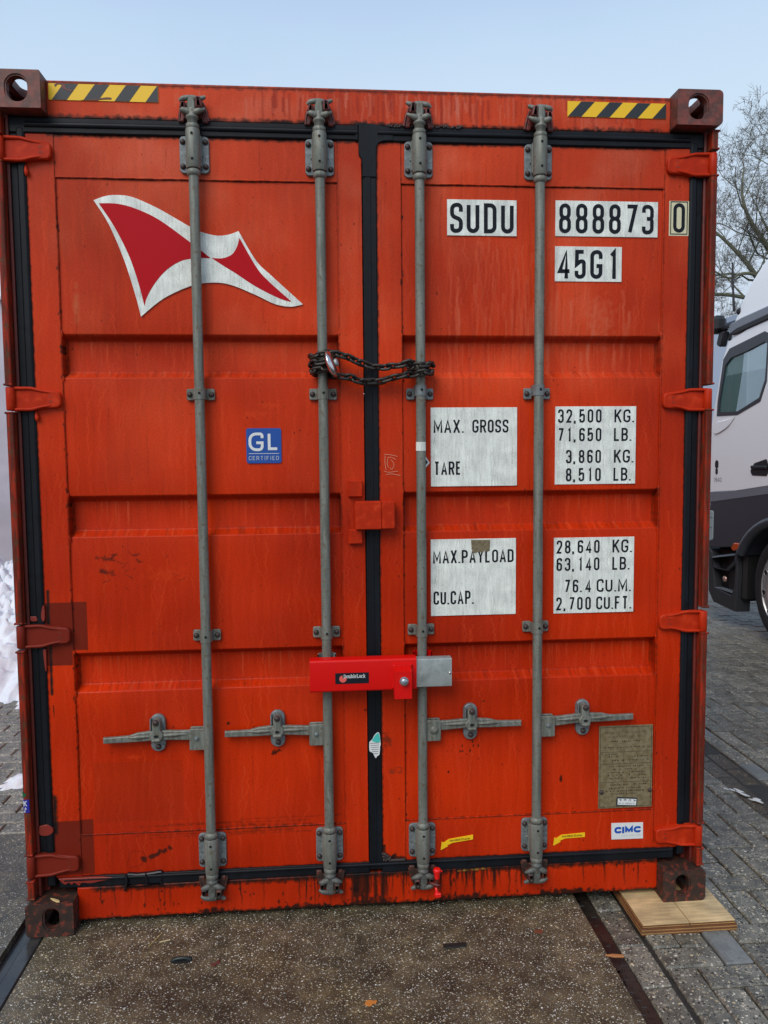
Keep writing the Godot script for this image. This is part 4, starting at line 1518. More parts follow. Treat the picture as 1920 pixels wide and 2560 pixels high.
func stickers() -> void:
	# shipping line's flag
	var out := PackedVector2Array()
	out.append_array(smooth2(V2([-0.920, 2.512, -0.885, 2.525, -0.851, 2.530, -0.796, 2.525, -0.721, 2.494, -0.660, 2.461, -0.606, 2.430, -0.571, 2.414, -0.519, 2.402, -0.478, 2.406, -0.445, 2.418])))
	out.append_array(smooth2(V2([-0.443, 2.415, -0.388, 2.321, -0.336, 2.270, -0.232, 2.176])))
	out.append_array(smooth2(V2([-0.235, 2.174, -0.276, 2.167, -0.328, 2.176, -0.390, 2.205, -0.472, 2.238, -0.534, 2.246, -0.606, 2.235, -0.700, 2.192, -0.777, 2.131])))
	out.append_array(smooth2(V2([-0.778, 2.134, -0.794, 2.204, -0.828, 2.321, -0.874, 2.436, -0.919, 2.510])))
	var flag := sticker("flag_sign", out, M.label, -0.0625, 0.006, "white and red wavy flag emblem on the left-hand door")
	var r1 := PackedVector2Array()
	r1.append_array(smooth2(V2([-0.904, 2.502, -0.847, 2.502, -0.787, 2.488, -0.707, 2.451, -0.607, 2.379, -0.541, 2.328])))
	r1.append_array(smooth2(V2([-0.545, 2.3265, -0.578, 2.327, -0.635, 2.318, -0.687, 2.287, -0.729, 2.240, -0.756, 2.194, -0.764, 2.167])))
	r1.append_array(smooth2(V2([-0.765, 2.169, -0.784, 2.250, -0.812, 2.336, -0.855, 2.426, -0.902, 2.500])))
	var b := MB.new()
	b.prism(r1, -0.063, -0.0618)
	part("red_field", b, M.logo_red, flag)
	var r2 := PackedVector2Array()
	r2.append_array(smooth2(V2([-0.537, 2.328, -0.501, 2.327, -0.469, 2.340, -0.451, 2.366, -0.442, 2.395])))
	r2.append_array(smooth2(V2([-0.440, 2.392, -0.388, 2.300, -0.350, 2.255, -0.271, 2.185])))
	r2.append_array(smooth2(V2([-0.275, 2.184, -0.312, 2.195, -0.389, 2.233, -0.455, 2.276, -0.496, 2.301, -0.535, 2.3265])))
	b = MB.new()
	b.prism(r2, -0.063, -0.0618)
	part("red_field", b, M.logo_red, flag)
	# number plates
	var o := sticker("number_label", plain_rect(0.270, 2.414, 0.514, 2.5355), M.label)
	var bb := MB.new()
	for i in 4:
		glyph(bb, "SUDU"[i], [0.280, 0.338, 0.3985, 0.459][i], 2.4225, 0.0445, 0.1015, 0.0136, ZS + 0.0008)
	part("lettering", bb, M.ink, o)
	o = sticker("number_label", plain_rect(0.6525, 2.4165, 1.0215, 2.538), M.label)
	bb = MB.new()
	for i in 6:
		glyph(bb, "888873"[i], 0.665 + i * 0.0598, 2.4265, 0.0425, 0.1015, 0.0130, ZS + 0.0008)
	part("lettering", bb, M.ink, o)
	o = sticker("number_label", plain_rect(1.0605, 2.4215, 1.1325, 2.5415), M.cream, -0.0585)
	bb = MB.new()
	glyph(bb, "0", 1.0755, 2.4325, 0.0425, 0.1015, 0.0122, -0.0577)
	ribbon(bb, V2([1.0665, 2.4275, 1.1265, 2.4275, 1.1265, 2.5385, 1.0665, 2.5385]), 0.003, -0.0577, true)
	part("lettering", bb, M.ink, o)
	o = sticker("number_label", plain_rect(0.652, 2.261, 0.8925, 2.3815), M.label)
	bb = MB.new()
	for i in 4:
		glyph(bb, "45G1"[i], [0.662, 0.7225, 0.7785, 0.8485][i], 2.2705, [0.042, 0.040, 0.042, 0.044][i], 0.0995, 0.0134, ZS + 0.0008)
	part("lettering", bb, M.ink, o)
	# weights
	o = sticker("weight_label", plain_rect(0.2095, 1.544, 0.5185, 1.8215), M.label)
	lettering(o, [["MAX.", 0.2195, 0.327, 1.7325, 1.7785], ["GROSS", 0.3575, 0.4875, 1.7325, 1.7785], ["TARE", 0.2205, 0.3165, 1.5845, 1.6320]])
	o = sticker("weight_label", plain_rect(0.657, 1.546, 0.9535, 1.8235), M.label)
	lettering(o, [["KG.", 0.8735, 0.9465, 1.766, 1.8125], ["LB.", 0.8725, 0.9375, 1.6995, 1.7465], ["KG.", 0.8735, 0.9465, 1.6215, 1.6685], ["LB.", 0.8725, 0.9375, 1.5565, 1.604]])
	numbers(o, [["32,500", 0.667, 1.766], ["71,650", 0.667, 1.6995], ["3,860", 0.697, 1.6215], ["8,510", 0.697, 1.5565]])
	o = sticker("weight_label", plain_rect(0.2075, 1.0795, 0.516, 1.355), M.label)
	lettering(o, [["MAX.PAYLOAD", 0.2155, 0.5075, 1.2685, 1.3155], ["CU.CAP.", 0.2165, 0.362, 1.120, 1.1685]])
	o = sticker("weight_label", plain_rect(0.656, 1.077, 0.9535, 1.353), M.label)
	lettering(o, [["KG.", 0.8725, 0.9455, 1.296, 1.3435], ["LB.", 0.8725, 0.9375, 1.2325, 1.280], ["CU.M.", 0.815, 0.944, 1.1525, 1.200], ["CU.FT.", 0.814, 0.946, 1.0885, 1.136]])
	numbers(o, [["28,640", 0.6655, 1.296], ["63,140", 0.6655, 1.2325], ["76.4", 0.6955, 1.1525], ["2,700", 0.6655, 1.0885]])
	b = MB.new()
	b.prism(V2([0.353, 1.351, 0.4215, 1.3505, 0.4205, 1.312, 0.41, 1.307, 0.402, 1.312, 0.392, 1.305, 0.38, 1.309, 0.367, 1.303, 0.360, 1.306, 0.3545, 1.32]), -0.064, -0.0622)
	tag(part("torn_tape", b, tri_mat(M.plate.albedo_texture, 4.0, 0.5, 0.0, true, null, 1.0, c8(235, 235, 240)), box_root), "strip of grubby tape stuck over the upper edge of the payload label")
	# blue certificate
	o = sticker("certificate_label", rrect(-0.4345, 1.632, -0.314, 1.753, 0.008, 3), M.blue)
	b = MB.new()
	glyph(b, "G", -0.4265, 1.674, 0.049, 0.064, 0.0095, ZS + 0.0008)
	glyph(b, "L", -0.3605, 1.677, 0.041, 0.058, 0.0095, ZS + 0.0008)
	ribbon(b, V2([-0.4265, 1.6655, -0.3225, 1.6655]), 0.0016, ZS + 0.0008)
	words(b, "CERTIFIED", -0.4265, -0.3235, 1.643, 1.6565, ZS + 0.0008, 0.16, 0.55)
	part("lettering", b, M.white, o)
	# customs plate
	o = sticker("customs_plate", plain_rect(0.831, 0.338, 1.035, 0.651), M.plate, -0.0615, 0.008, "brownish metal plate of worn small print at the foot of the right-hand door")
	b = MB.new()
	var zp := -0.0611
	words(b, "APPROVED FOR TRANSPORT", 0.853, 1.013, 0.6215, 0.630, zp, 0.17, 0.4)
	words(b, "UNDER CUSTOMS SEAL", 0.865, 1.005, 0.605, 0.6135, zp, 0.17, 0.4)
	ribbon(b, V2([0.836, 0.343, 1.030, 0.343, 1.030, 0.646, 0.836, 0.646]), 0.0014, zp, true)
	for y in [0.552, 0.507, 0.437]:
		ribbon(b, V2([0.84, y, 1.028, y]), 0.0013, zp)
	ribbon(b, V2([0.925, 0.551, 0.925, 0.509]), 0.0013, zp)
	rng.seed = 77
	# print too worn to read: rows of broken marks
	for row in [[0.590, 0.876, 0.985], [0.5675, 0.843, 1.025], [0.542, 0.842, 0.90], [0.532, 0.86, 0.90], [0.532, 0.945, 1.015], [0.518, 0.842, 0.92], [0.518, 0.94, 1.02], [0.495, 0.87, 1.0], [0.484, 0.885, 0.985], [0.472, 0.86, 0.93], [0.472, 0.945, 1.01], [0.461, 0.865, 0.92], [0.461, 0.945, 1.01], [0.449, 0.86, 0.92], [0.449, 0.945, 1.01], [0.425, 0.875, 1.01], [0.412, 0.87, 1.01], [0.401, 0.86, 1.0], [0.390, 0.87, 0.99]]:
		var x: float = row[1]
		while x < row[2]:
			var w := rng.randf_range(0.0015, 0.006)
			if rng.randf() < 0.72:
				b.flat([Vector3(x, row[0], zp), Vector3(x + w, row[0] + 0.0003, zp), Vector3(x + w, row[0] + rng.randf_range(0.002, 0.006), zp), Vector3(x, row[0] + rng.randf_range(0.002, 0.006), zp)], Vector3(0, 0, 1))
			x += w + rng.randf_range(0.0012, 0.004)
	part("worn_print", b, M.plate_ink, o)
	put_rivet(o, Vector3(0.8415, 0.401, -0.0615), 0.9)
	put_rivet(o, Vector3(1.026, 0.402, -0.0615), 0.8)
	o = sticker("inspection_label", V2([0.8985, 0.3465, 0.978, 0.3415, 0.9795, 0.374, 0.900, 0.380]), M.black, -0.0603, 0.003)
	b = MB.new()
	b.prism(V2([0.9035, 0.3505, 0.9745, 0.346, 0.9755, 0.3695, 0.9045, 0.3745]), -0.062, -0.0598)
	part("white_field", b, M.white, o)
	b = MB.new()
	b.xf = Transform3D(Basis(Vector3.BACK, PI - 0.06), Vector3(0.940, 0.366, 0.0))
	for i in 4:
		var g := MB.new()
		b.xf = Transform3D(Basis(Vector3.BACK, -PI / 2 - 0.06), Vector3(0.909 + i * 0.0185, 0.3725 - i * 0.0012, 0.0))
		glyph(b, "PECA"[i], 0.0, 0.0, 0.0075, 0.009, 0.0016, -0.0594)
	b.xf = Transform3D(Basis(Vector3.BACK, -0.06), Vector3(0.907, 0.3535, 0.0))
	words(b, "DK-AT 662512-10", 0.0, 0.062, 0.0, 0.0055, -0.0594, 0.18)
	part("lettering", b, M.ink, o)
	# maker's label
	o = sticker("maker_label", V2([0.8825, 0.2175, 1.0035, 0.216, 1.0025, 0.278, 0.8815, 0.280]), M.white, -0.0605)
	b = MB.new()
	for q in [["C", 0.8925, 0.027], ["I", 0.9235, 0.012], ["M", 0.9335, 0.0305], ["C", 0.9665, 0.0275]]:
		var gw: float = q[2] / float(GLYPH[q[0]][0])
		if q[0] == "I":
			ribbon(b, V2([0.9265, 0.240, 0.9265, 0.2645]), 0.0085, -0.0598)
		else:
			glyph(b, q[0], q[1], 0.2405, gw, 0.0245, 0.0082, -0.0598)
	part("lettering", b, mat(c8(18, 78, 170), 0.5), o)
	b = MB.new()
	words(b, "WWW.CIMC.COM", 0.923, 0.994, 0.2275, 0.2335, -0.0599, 0.14, 0.5)
	part("small_print", b, mat(c8(150, 160, 172), 0.5), o)
	# yellow arrows
	for a in [[0.239, 0.0, 0.12], [0.6605, -0.0045, 0.03]]:
		var x: float = a[0]
		var y: float = 0.211 + a[1]
		var sl: float = a[2]
		o = sticker("arrow_label", V2([x, y - 0.002, x + 0.028, y + 0.012, x + 0.024, y + 0.0155, x + 0.045, y + 0.024, x + 0.12, y + 0.024 + 0.075 * sl, x + 0.12, y + 0.041 + 0.075 * sl, x + 0.03, y + 0.038, x + 0.012, y + 0.026, x + 0.004, y + 0.0295]), M.yellow, -0.0605)
		type("small_print", "Fasten HAMBURG SÜD seal here", "Droid Sans", false, x + 0.033, x + 0.109, y + 0.0285, 0.0095, -0.0601, M.ink, o, sl * 0.6)
	# hazard stripes
	for a in [[-1.049, -0.6965, 2.8275, 2.8795, 1.0], [0.689, 1.040, 2.8175, 2.8685, -1.0]]:
		o = sticker("hazard_tape", plain_rect(a[0], a[2], a[1], a[3]), M.yellow, FACE + 0.0025)
		for k in 4:
			var x := float(a[0]) + 0.010 + k * 0.1003 if a[4] > 0 else float(a[0]) + 0.001 + k * 0.1003
			var lean := 0.0385 if a[4] > 0 else 0.047
			var ww := 0.0475
			var poly := V2([x, a[2], x + ww, a[2], x + ww + lean, a[3], x + lean, a[3]])
			var cut := Geometry2D.intersect_polygons(poly, plain_rect(a[0] + 0.0005, a[2] + 0.0004, a[1] - 0.0005, a[3] - 0.0004))
			for c in cut:
				var d := MB.new()
				d.prism(c, FACE, FACE + 0.0031)
				part("black_stripe", d, M.black, o)
	b = MB.new()
	b.prism(smooth2(V2([-1.03, 2.8755, -1.026, 2.868, -1.02, 2.876, -1.008, 2.876, -1.004, 2.866, -0.992, 2.858, -0.975, 2.854, -0.972, 2.858, -0.985, 2.862, -0.994, 2.869, -0.998, 2.8795, -1.02, 2.8795]), 2), FACE, FACE + 0.0037)
	b.prism(smooth2(V2([-0.945, 2.8285, -0.90, 2.833, -0.865, 2.839, -0.848, 2.838, -0.85, 2.833, -0.87, 2.8325, -0.90, 2.8285]), 2), FACE, FACE + 0.0037)
	tag(part("torn_patch", b, M.lugs, box_root), "places where the left-hand hazard tape has torn away")
	# odds and ends
	o = sticker("torn_sticker", smooth2(V2([-0.0195, 0.628, -0.0195, 0.597, -0.008, 0.590, 0.002, 0.570, 0.008, 0.577, 0.0165, 0.583, 0.019, 0.612, 0.021, 0.62, 0.018, 0.655, 0.012, 0.664, 0.0, 0.655, -0.008, 0.64]), 2), M.white, -0.0500, 0.004)
	b = MB.new()
	b.prism(smooth2(V2([-0.011, 0.634, 0.002, 0.628, 0.019, 0.63, 0.0165, 0.653, 0.0115, 0.6625, 0.0, 0.652]), 2), -0.0505, -0.0494)
	part("teal_field", b, M.teal, o)
	b = MB.new()
	for k in 6:
		ribbon(b, V2([-0.017 + k * 0.0015, 0.624 - k * 0.0075, 0.016 - k * 0.001, 0.626 - k * 0.0078]), 0.0014, -0.0496)
	part("small_print", b, M.ink, o)
	b = MB.new()
	var arc := []
	for k in 9:
		var t := PI * (0.06 + 0.88 * k / 8.0)
		arc.append(Vector3(0.1695 + cos(t) * 0.0174, 0, -0.030 + sin(t) * 0.0174))
	for k in 8:
		b.flat([arc[k] + Vector3(0, 1.670, 0), arc[k + 1] + Vector3(0, 1.670, 0), arc[k + 1] + Vector3(0, 1.700, 0), arc[k] + Vector3(0, 1.701, 0)], Vector3(0, 0, 1) + arc[k] - Vector3(0.17, 0, -0.03))
	tag(part("rod_sticker", b, M.label, box_root), "scrap of a white sticker round the third locking rod")
	o = sticker("diamond_label", V2([0.168, 1.630, 0.188, 1.606, 0.2055, 1.628, 0.188, 1.655]), M.white)
	b = MB.new()
	b.prism(V2([0.168, 1.630, 0.188, 1.6175, 0.1985, 1.630, 0.188, 1.644]), -0.064, -0.0629)
	part("black_field", b, M.ink, o)
	b = MB.new()
	for l in [[0.043, 1.659, 0.066, 1.657, 0.09, 1.651], [0.047, 1.655, 0.046, 1.63, 0.05, 1.605], [0.058, 1.65, 0.054, 1.63, 0.058, 1.612], [0.06, 1.648, 0.07, 1.648, 0.084, 1.64], [0.068, 1.64, 0.078, 1.622, 0.07, 1.606, 0.064, 1.612], [0.043, 1.6, 0.06, 1.596, 0.092, 1.6], [0.05, 1.588, 0.07, 1.59, 0.1, 1.584]]:
		ribbon(b, smooth2(V2(l), 4), 0.0017, -0.0568)
	tag(part("chalk_mark", b, M.chalk, box_root), "boxed number scrawled in chalk beside the middle seal")
	o = sticker("blue_label", V2([-1.2155, 0.438, -1.196, 0.438, -1.196, 0.484, -1.2155, 0.484]), mat(c8(30, 34, 140), 0.4), -0.0185, 0.012)
	b = MB.new()
	glyph(b, "K", -1.2145, 0.462, 0.011, 0.019, 0.0028, -0.0179)
	glyph(b, "A", -1.2125, 0.449, 0.007, 0.009, 0.0018, -0.0179)
	glyph(b, "E", -1.2135, 0.440, 0.006, 0.007, 0.0016, -0.0179)
	part("lettering", b, M.white, o)
	b = MB.new()
	b.prism(smooth2(V2([-1.217, 0.513, -1.207, 0.503, -1.206, 0.497, -1.212, 0.494, -1.217, 0.494]), 2), -0.03, -0.0185)
	part("green_scrap", b, mat(c8(20, 92, 52), 0.5), box_root)

func numbers(parent: Node, rows: Array) -> void:
	var b := MB.new()
	for r in rows:
		var s: String = r[0]
		var x: float = r[1]
		for ch in s:
			if ch == "," or ch == ".":
				glyph(b, ch, x - 0.0045, float(r[2]) + 0.001, 0.030, 0.047, 0.007, ZS + 0.0008)
				x += 0.0165
			else:
				glyph(b, ch, x + (0.005 if ch == "1" else 0.0), r[2], 0.0205, 0.0475, 0.0066, ZS + 0.0008)
				x += 0.0305
	part("lettering", b, M.ink, parent)

func make_container() -> void:
	box_root = thing("shipping_container", "tall orange-red steel shipping container, weathered, its locked double doors facing", "shipping container")
	var b := MB.new()
	b.lathe([Vector2(0.0095, 0), Vector2(0.0092, 0.003), Vector2(0.0075, 0.0062), Vector2(0.004, 0.0082), Vector2(0, 0.0088)], 12, 0.0)
	rivet_mesh = b.mesh()
	b = MB.new()
	b.lathe([Vector2(0.0046, 0), Vector2(0.0046, 0.0006), Vector2(0, 0.0006)], 10, 0.5)
	plug_mesh = b.mesh()
	make_body()
	make_door(-1.0)
	make_door(1.0)
	gaskets()
	var brown := mat(c8(116, 34, 20), 0.45, 0.0, 0.3)
	for q in [[-1.0, 2.664], [-1.0, 1.854], [-1.0, 1.049], [-1.0, 0.236], [1.0, 2.660], [1.0, 1.844], [1.0, 1.041], [1.0, 0.231]]:
		hinge(q[0], q[1], brown if q[0] < 0 and q[1] < 1.2 else M.red)
	for x in [-0.584, -0.167, 0.170, 0.587]:
		var s := -1.0 if absf(x) > 0.3 else -1.0
		locking_rod(x, 1.0 if x < 0 else -1.0)
	handle(-0.584, -1.0, 0.035)
	handle(-0.167, -1.0, 0.012)
	handle(0.170, 1.0, -0.008)
	handle(0.587, 1.0, 0.02)
	# hooded padlock box in the middle
	b = MB.new()
	b.box(Vector3(-0.0165, 1.448, -0.036), Vector3(0.091, 0.0975, 0.056), 0.003)
	b.box(Vector3(0.0525, 1.4485, -0.038), Vector3(0.047, 0.0965, 0.056), 0.003)
	part("lock_box", b, M.red, box_root)
	for q in [[-0.0575, 1.5405, 0.046, 0.057], [-0.058, 1.3715, 0.043, 0.05]]:
		b = MB.new()
		b.box(Vector3(q[0], q[1], -0.052), Vector3(q[2], q[3], 0.028), 0.003)
		b.box(Vector3(q[0] - 0.0055, q[1], -0.055), Vector3(q[2], q[3] * 1.06, 0.018), 0.003)
		part("lock_lug", b, M.red, box_root)
	# paint blobs below the left-hand hinges
	for q in [[-1.128, 2.593], [-1.127, 1.79]]:
		b = MB.new()
		b.tube(smooth3(V3([q[0] - 0.004, q[1] + 0.026, -0.057, q[0] - 0.002, q[1] + 0.01, -0.052, q[0], q[1], -0.05, q[0] - 0.002, q[1] - 0.009, -0.054]), 3), [0.003, 0.004, 0.005, 0.006, 0.007, 0.007, 0.007, 0.006, 0.004, 0.002], 8)
		part("paint_blob", b, M.red, box_root)
	stickers()

# ---------------------------------------------------------------- things fastened to the doors
func make_chain() -> void:
	var o := thing("chain", "dark steel chain wound round the two inner locking rods above the red lock bar", "chain", Vector3(0, 1.9, 0))
	var path := PackedVector3Array()
	for k in 49:
		var a := -0.5 + k / 48.0 * (TAU * 3.0 + 0.4)
		path.append(Vector3(-0.165 + 0.037 * cos(a), 2.003 - 0.0245 * a / TAU, -0.026 + 0.036 * sin(a)))
	path.append_array(smooth3(V3([-0.118, 1.926, 0.006, -0.085, 1.921, 0.004, -0.028, 1.908, -0.012, 0.025, 1.908, -0.022, 0.073, 1.919, -0.012, 0.115, 1.929, 0.004]), 6))
	for k in 41:
		var a := PI - 0.5 - k / 40.0 * (TAU * 2.0 - 1.0)
		path.append(Vector3(0.170 + 0.036 * cos(a), 1.93 + 0.046 * k / 40.0, -0.026 + 0.036 * sin(a)))
	path.append_array(smooth3(V3([0.128, 1.967, 0.012, 0.094, 1.959, 0.006, 0.052, 1.958, -0.01, 0.015, 1.956, -0.018, -0.032, 1.968, -0.01, -0.079, 1.986, 0.004, -0.118, 1.998, 0.010, -0.15, 1.995, 0.012]), 6))
	var b := MB.new()
	var ring := PackedVector3Array()
	for k in 8:
		var a := -PI / 2 + PI * k / 7.0
		ring.append(Vector3(0.0085 + 0.0098 * cos(a), 0.0098 * sin(a), 0))
	for k in 8:
		var a := PI / 2 + PI * k / 7.0
		ring.append(Vector3(-0.0085 + 0.0098 * cos(a), 0.0098 * sin(a), 0))
	b.tube(ring, [0.0053], 7, true)
	var link := b.mesh()
	rng.seed = 41
	var gone := 0.0
	var step := 0.0262
	var n := 0
	for i in path.size() - 1:
		var seg := path[i].distance_to(path[i + 1])
		while gone < seg:
			var t := gone / seg
			var p := path[i].lerp(path[i + 1], t)
			var d := (path[i + 1] - path[i]).normalized()
			var side := d.cross(Vector3.UP).normalized()
			var up := side.cross(d)
			var roll := (0.75 if n % 2 == 0 else -0.8) + rng.randf_range(-0.25, 0.25)
			var y := up * cos(roll) + side * sin(roll)
			var z := d.cross(y)
			again("chain_link", link, M.chain, o, Transform3D(Basis(d, y, z), p + Vector3(rng.randf_range(-1, 1), rng.randf_range(-1, 1), rng.randf_range(-1, 1)) * 0.0025 - o.position))
			gone += step
			n += 1
		gone -= seg

func make_padlock() -> void:
	var o := thing("padlock", "round silvery disc padlock seen edge-on, hanging in the dark chain", "padlock", Vector3(-0.135, 1.962, 0.022))
	var ax := Vector3(0.90, 0.33, 0.30).normalized()
	var b := MB.new()
	b.xf = bead(-ax * 0.012, ax)
	b.lathe([Vector2(0, -0.002), Vector2(0.030, -0.001), Vector2(0.040, 0.003), Vector2(0.0455, 0.008), Vector2(0.0475, 0.0105), Vector2(0.0475, 0.0135), Vector2(0.0455, 0.016), Vector2(0.040, 0.021), Vector2(0.030, 0.025), Vector2(0, 0.026)], 32, 0.2)
	part("disc_body", b, M.chrome, o)
	b = MB.new()
	b.xf = bead(ax * 0.012, ax)
	b.lathe([Vector2(0.013, 0), Vector2(0.013, 0.006), Vector2(0.011, 0.0085), Vector2(0, 0.0085)], 16, 0.3)
	part("key_cylinder", b, M.steel, o)
	b = MB.new()
	var pts := PackedVector3Array()
	var u := ax.cross(Vector3(0.4, -0.9, 0.1)).normalized()
	var w := ax.cross(u)
	for k in 13:
		var a := PI * 0.75 + k / 12.0 * PI * 0.6
		pts.append(u * cos(a) * 0.036 + w * sin(a) * 0.036)
	b.tube(pts, [0.0055], 8)
	part("shackle", b, M.chrome, o)

func make_lock_bar() -> void:
	var o := thing("lock_bar", "bright red steel lock bar with a bare grey end clamped across two locking rods", "lock", Vector3(0, 0.84, 0.0))
	var at := -o.position
	var zx := Transform3D(Basis(Vector3(0, 0, 1), Vector3(0, 1, 0), Vector3(-1, 0, 0)), at)
	var b := MB.new()
	b.xf = zx
	b.prism(round_poly([[-0.012, 0.8415, 0.0], [0.033, 0.8415, 0.009], [0.033, 0.9545, 0.009], [-0.012, 0.9545, 0.0], [-0.012, 0.9505, 0.0], [0.029, 0.9505, 0.005], [0.029, 0.8455, 0.005], [-0.012, 0.8455, 0.0]], 5), 0.2265, -0.1425)
	b.xf = Transform3D(Basis.IDENTITY, at)
	b.rect(-0.224, 0.846, 0.140, 0.950, 0.026, 0.0295)
	part("red_channel", b, M.lock_red, o)
	b = MB.new()
	b.xf = Transform3D(zx.basis, at)
	b.prism(round_poly([[-0.012, 0.848, 0.0], [0.026, 0.848, 0.003], [0.026, 0.9475, 0.003], [-0.012, 0.9475, 0.0]], 3), -0.05, -0.267)
	var g := part("grey_end", b, M.steel, o)
	b = MB.new()
	b.xf = Transform3D(bead(Vector3.ZERO, Vector3(0, 0, 1)).basis, Vector3(0.2605, 0.8955, 0.0255) + at)
	b.lathe([Vector2(0.0052, 0), Vector2(0.0048, 0.002), Vector2(0.003, 0.003), Vector2(0, 0.003)], 12, 0.3)
	b.xf = Transform3D(Basis.IDENTITY, at)
	b.box(Vector3(0.2605, 0.8955, 0.0292), Vector3(0.007, 0.0012, 0.001))
	part("end_screw", b, M.chrome, g)
	b = MB.new()
	b.xf = Transform3D(Basis.IDENTITY, at)
	for k in 9:
		var x := 0.157 + k * 0.0036
		ribbon(b, V2([x, 0.868 + k * 0.0012, x + 0.004, 0.886 + k * 0.001 + (k % 3) * 0.003]), 0.0007, 0.0264)
	part("scratch_marks", b, mat(c8(112, 118, 118), 0.5), g)
	# keeper block with sloping hood and shot bolt
	b = MB.new()
	b.xf = Transform3D(Basis.IDENTITY, at)
	b.prism(V2([0.0575, 0.852, 0.1265, 0.852, 0.1265, 0.935, 0.0575, 0.935]), 0.03, 0.044, 0.004)
	b.xf = Transform3D(Basis(Vector3(0, 0, 1), Vector3(0, 1, 0), Vector3(-1, 0, 0)), at)
	b.prism(V2([0.035, 0.824, 0.074, 0.824, 0.074, 0.920, 0.046, 0.930, 0.035, 0.930]), -0.0615, -0.1225, 0.002)
	b.xf = Transform3D(Basis.IDENTITY, at)
	for k in 12:
		b.tube(V3([0.0605 + k * 0.0052, 0.928, 0.043, 0.0655 + k * 0.0052, 0.9335 + (k % 2) * 0.0012, 0.0435]), [0.0035, 0.0045], 6)
	var kb := part("lock_block", b, M.lock_red, o)
	b = MB.new()
	b.xf = Transform3D(bead(Vector3.ZERO, Vector3(0, 0, 1)).basis, Vector3(0.0945, 0.886, 0.0742) + at)
	b.lathe([Vector2(0.0155, 0), Vector2(0.0155, 0.0015), Vector2(0.0125, 0.0016), Vector2(0.0125, 0.013), Vector2(0.0108, 0.0155), Vector2(0, 0.0157)], 20, 0.4)
	part("lock_bolt", b, mat(c8(170, 178, 184), 0.3, 0.85), kb)
	b = MB.new()
	b.xf = Transform3D(Basis.IDENTITY, at)
	b.prism(plain_rect(-0.1395, 0.871, -0.0235, 0.909), 0.031, 0.0338)
	var lb := part("maker_badge", b, M.ink, o)
	b = MB.new()
	b.xf = Transform3D(Basis.IDENTITY, at)
	var circ := PackedVector2Array()
	for k in 22:
		var a := PI * 0.55 + TAU * 0.82 * k / 21.0
		circ.append(Vector2(-0.113 + cos(a) * 0.0125, 0.8885 + sin(a) * 0.0125))
	circ.append(Vector2(-0.113, 0.8895))
	b.prism(circ, 0.033, 0.0341)
	part("red_disc", b, mat(c8(224, 92, 84), 0.5), lb)
	type("badge_lettering", "DoubleLock", "Droid Serif", true, -0.111, -0.0355, 0.8905, 0.0135, 0.0346, M.white, lb)
	for i in lb.get_child_count():
		if lb.get_child(i) is MeshInstance3D and (lb.get_child(i) as MeshInstance3D).mesh is TextMesh:
			(lb.get_child(i) as MeshInstance3D).position += at
	# hooks reaching behind the rods
	for h in [[0.170, 0.034, M.lock_red], [-0.167, 0.032, M.steel]]:
		b = MB.new()
		var arc := PackedVector3Array()
		for k in 15:
			var a := PI * 1.05 - PI * 1.1 * k / 14.0
			arc.append(Vector3(h[0] + cos(a) * h[1], 0.9, -0.022 - sin(a) * 0.028) + at)
		for k in 14:
			for y in [[0.85, 0.963]]:
				var p := arc[k]
				var q := arc[k + 1]
				var mid := (p + q) / 2 - Vector3(h[0], 0.9, -0.022) - at
				mid.y = 0
				b.flat([Vector3(p.x, y[0] + at.y, p.z), Vector3(q.x, y[0] + at.y, q.z), Vector3(q.x, y[1] + at.y, q.z), Vector3(p.x, y[1] + at.y, p.z)], mid)
				var p2 := p - mid.normalized() * 0.004
				var q2 := q - mid.normalized() * 0.004
				b.flat([Vector3(p2.x, y[0] + at.y, p2.z), Vector3(q2.x, y[0] + at.y, q2.z), Vector3(q2.x, y[1] + at.y, q2.z), Vector3(p2.x, y[1] + at.y, p2.z)], -mid)
				b.flat([Vector3(p.x, y[1] + at.y, p.z), Vector3(q.x, y[1] + at.y, q.z), Vector3(q2.x, y[1] + at.y, q2.z), Vector3(p2.x, y[1] + at.y, p2.z)], Vector3.UP)
		part("rod_hook", b, h[2], o)

func make_seal() -> void:
	var o := thing("bolt_seal", "small bright red bolt seal through the third locking rod's foot", "seal", Vector3(0.215, 0.06, 0.0))
	var b := MB.new()
	b.xf = Transform3D(Basis.IDENTITY, Vector3(0.001, 0.078, 0))
	b.lathe([Vector2(0, 0), Vector2(0.0095, 0), Vector2(0.0105, 0.01), Vector2(0.0125, 0.022), Vector2(0.014, 0.026), Vector2(0.0135, 0.034), Vector2(0.010, 0.037), Vector2(0, 0.037)], 8, 0.3)
	b.box(Vector3(0.014, 0.026, 0.0), Vector3(0.01, 0.006, 0.006), 0.001)
	part("seal_cap", b, M.seal, o)
	b = MB.new()
	b.lathe([Vector2(0.0045, 0.03), Vector2(0.0045, 0.08)], 10)
	b.tube(V3([-0.018, 0.052, -0.014, 0.0, 0.055, 0.004, 0.013, 0.05, 0.0, 0.004, 0.05, -0.014, -0.018, 0.05, -0.018]), [0.005], 6)
	part("seal_pin", b, M.lugs, o)
	b = MB.new()
	b.xf = Transform3D(Basis(Vector3(0, 0, 1), 0.1), Vector3(0.001, 0.012, 0))
	b.lathe([Vector2(0, 0), Vector2(0.010, 0), Vector2(0.011, 0.008), Vector2(0.008, 0.012), Vector2(0.006, 0.02), Vector2(0.005, 0.032), Vector2(0, 0.033)], 8, 0.2)
	b.box(Vector3(0.004, 0.006, 0.006), Vector3(0.02, 0.014, 0.012), 0.002)
	part("seal_foot", b, M.seal, o)

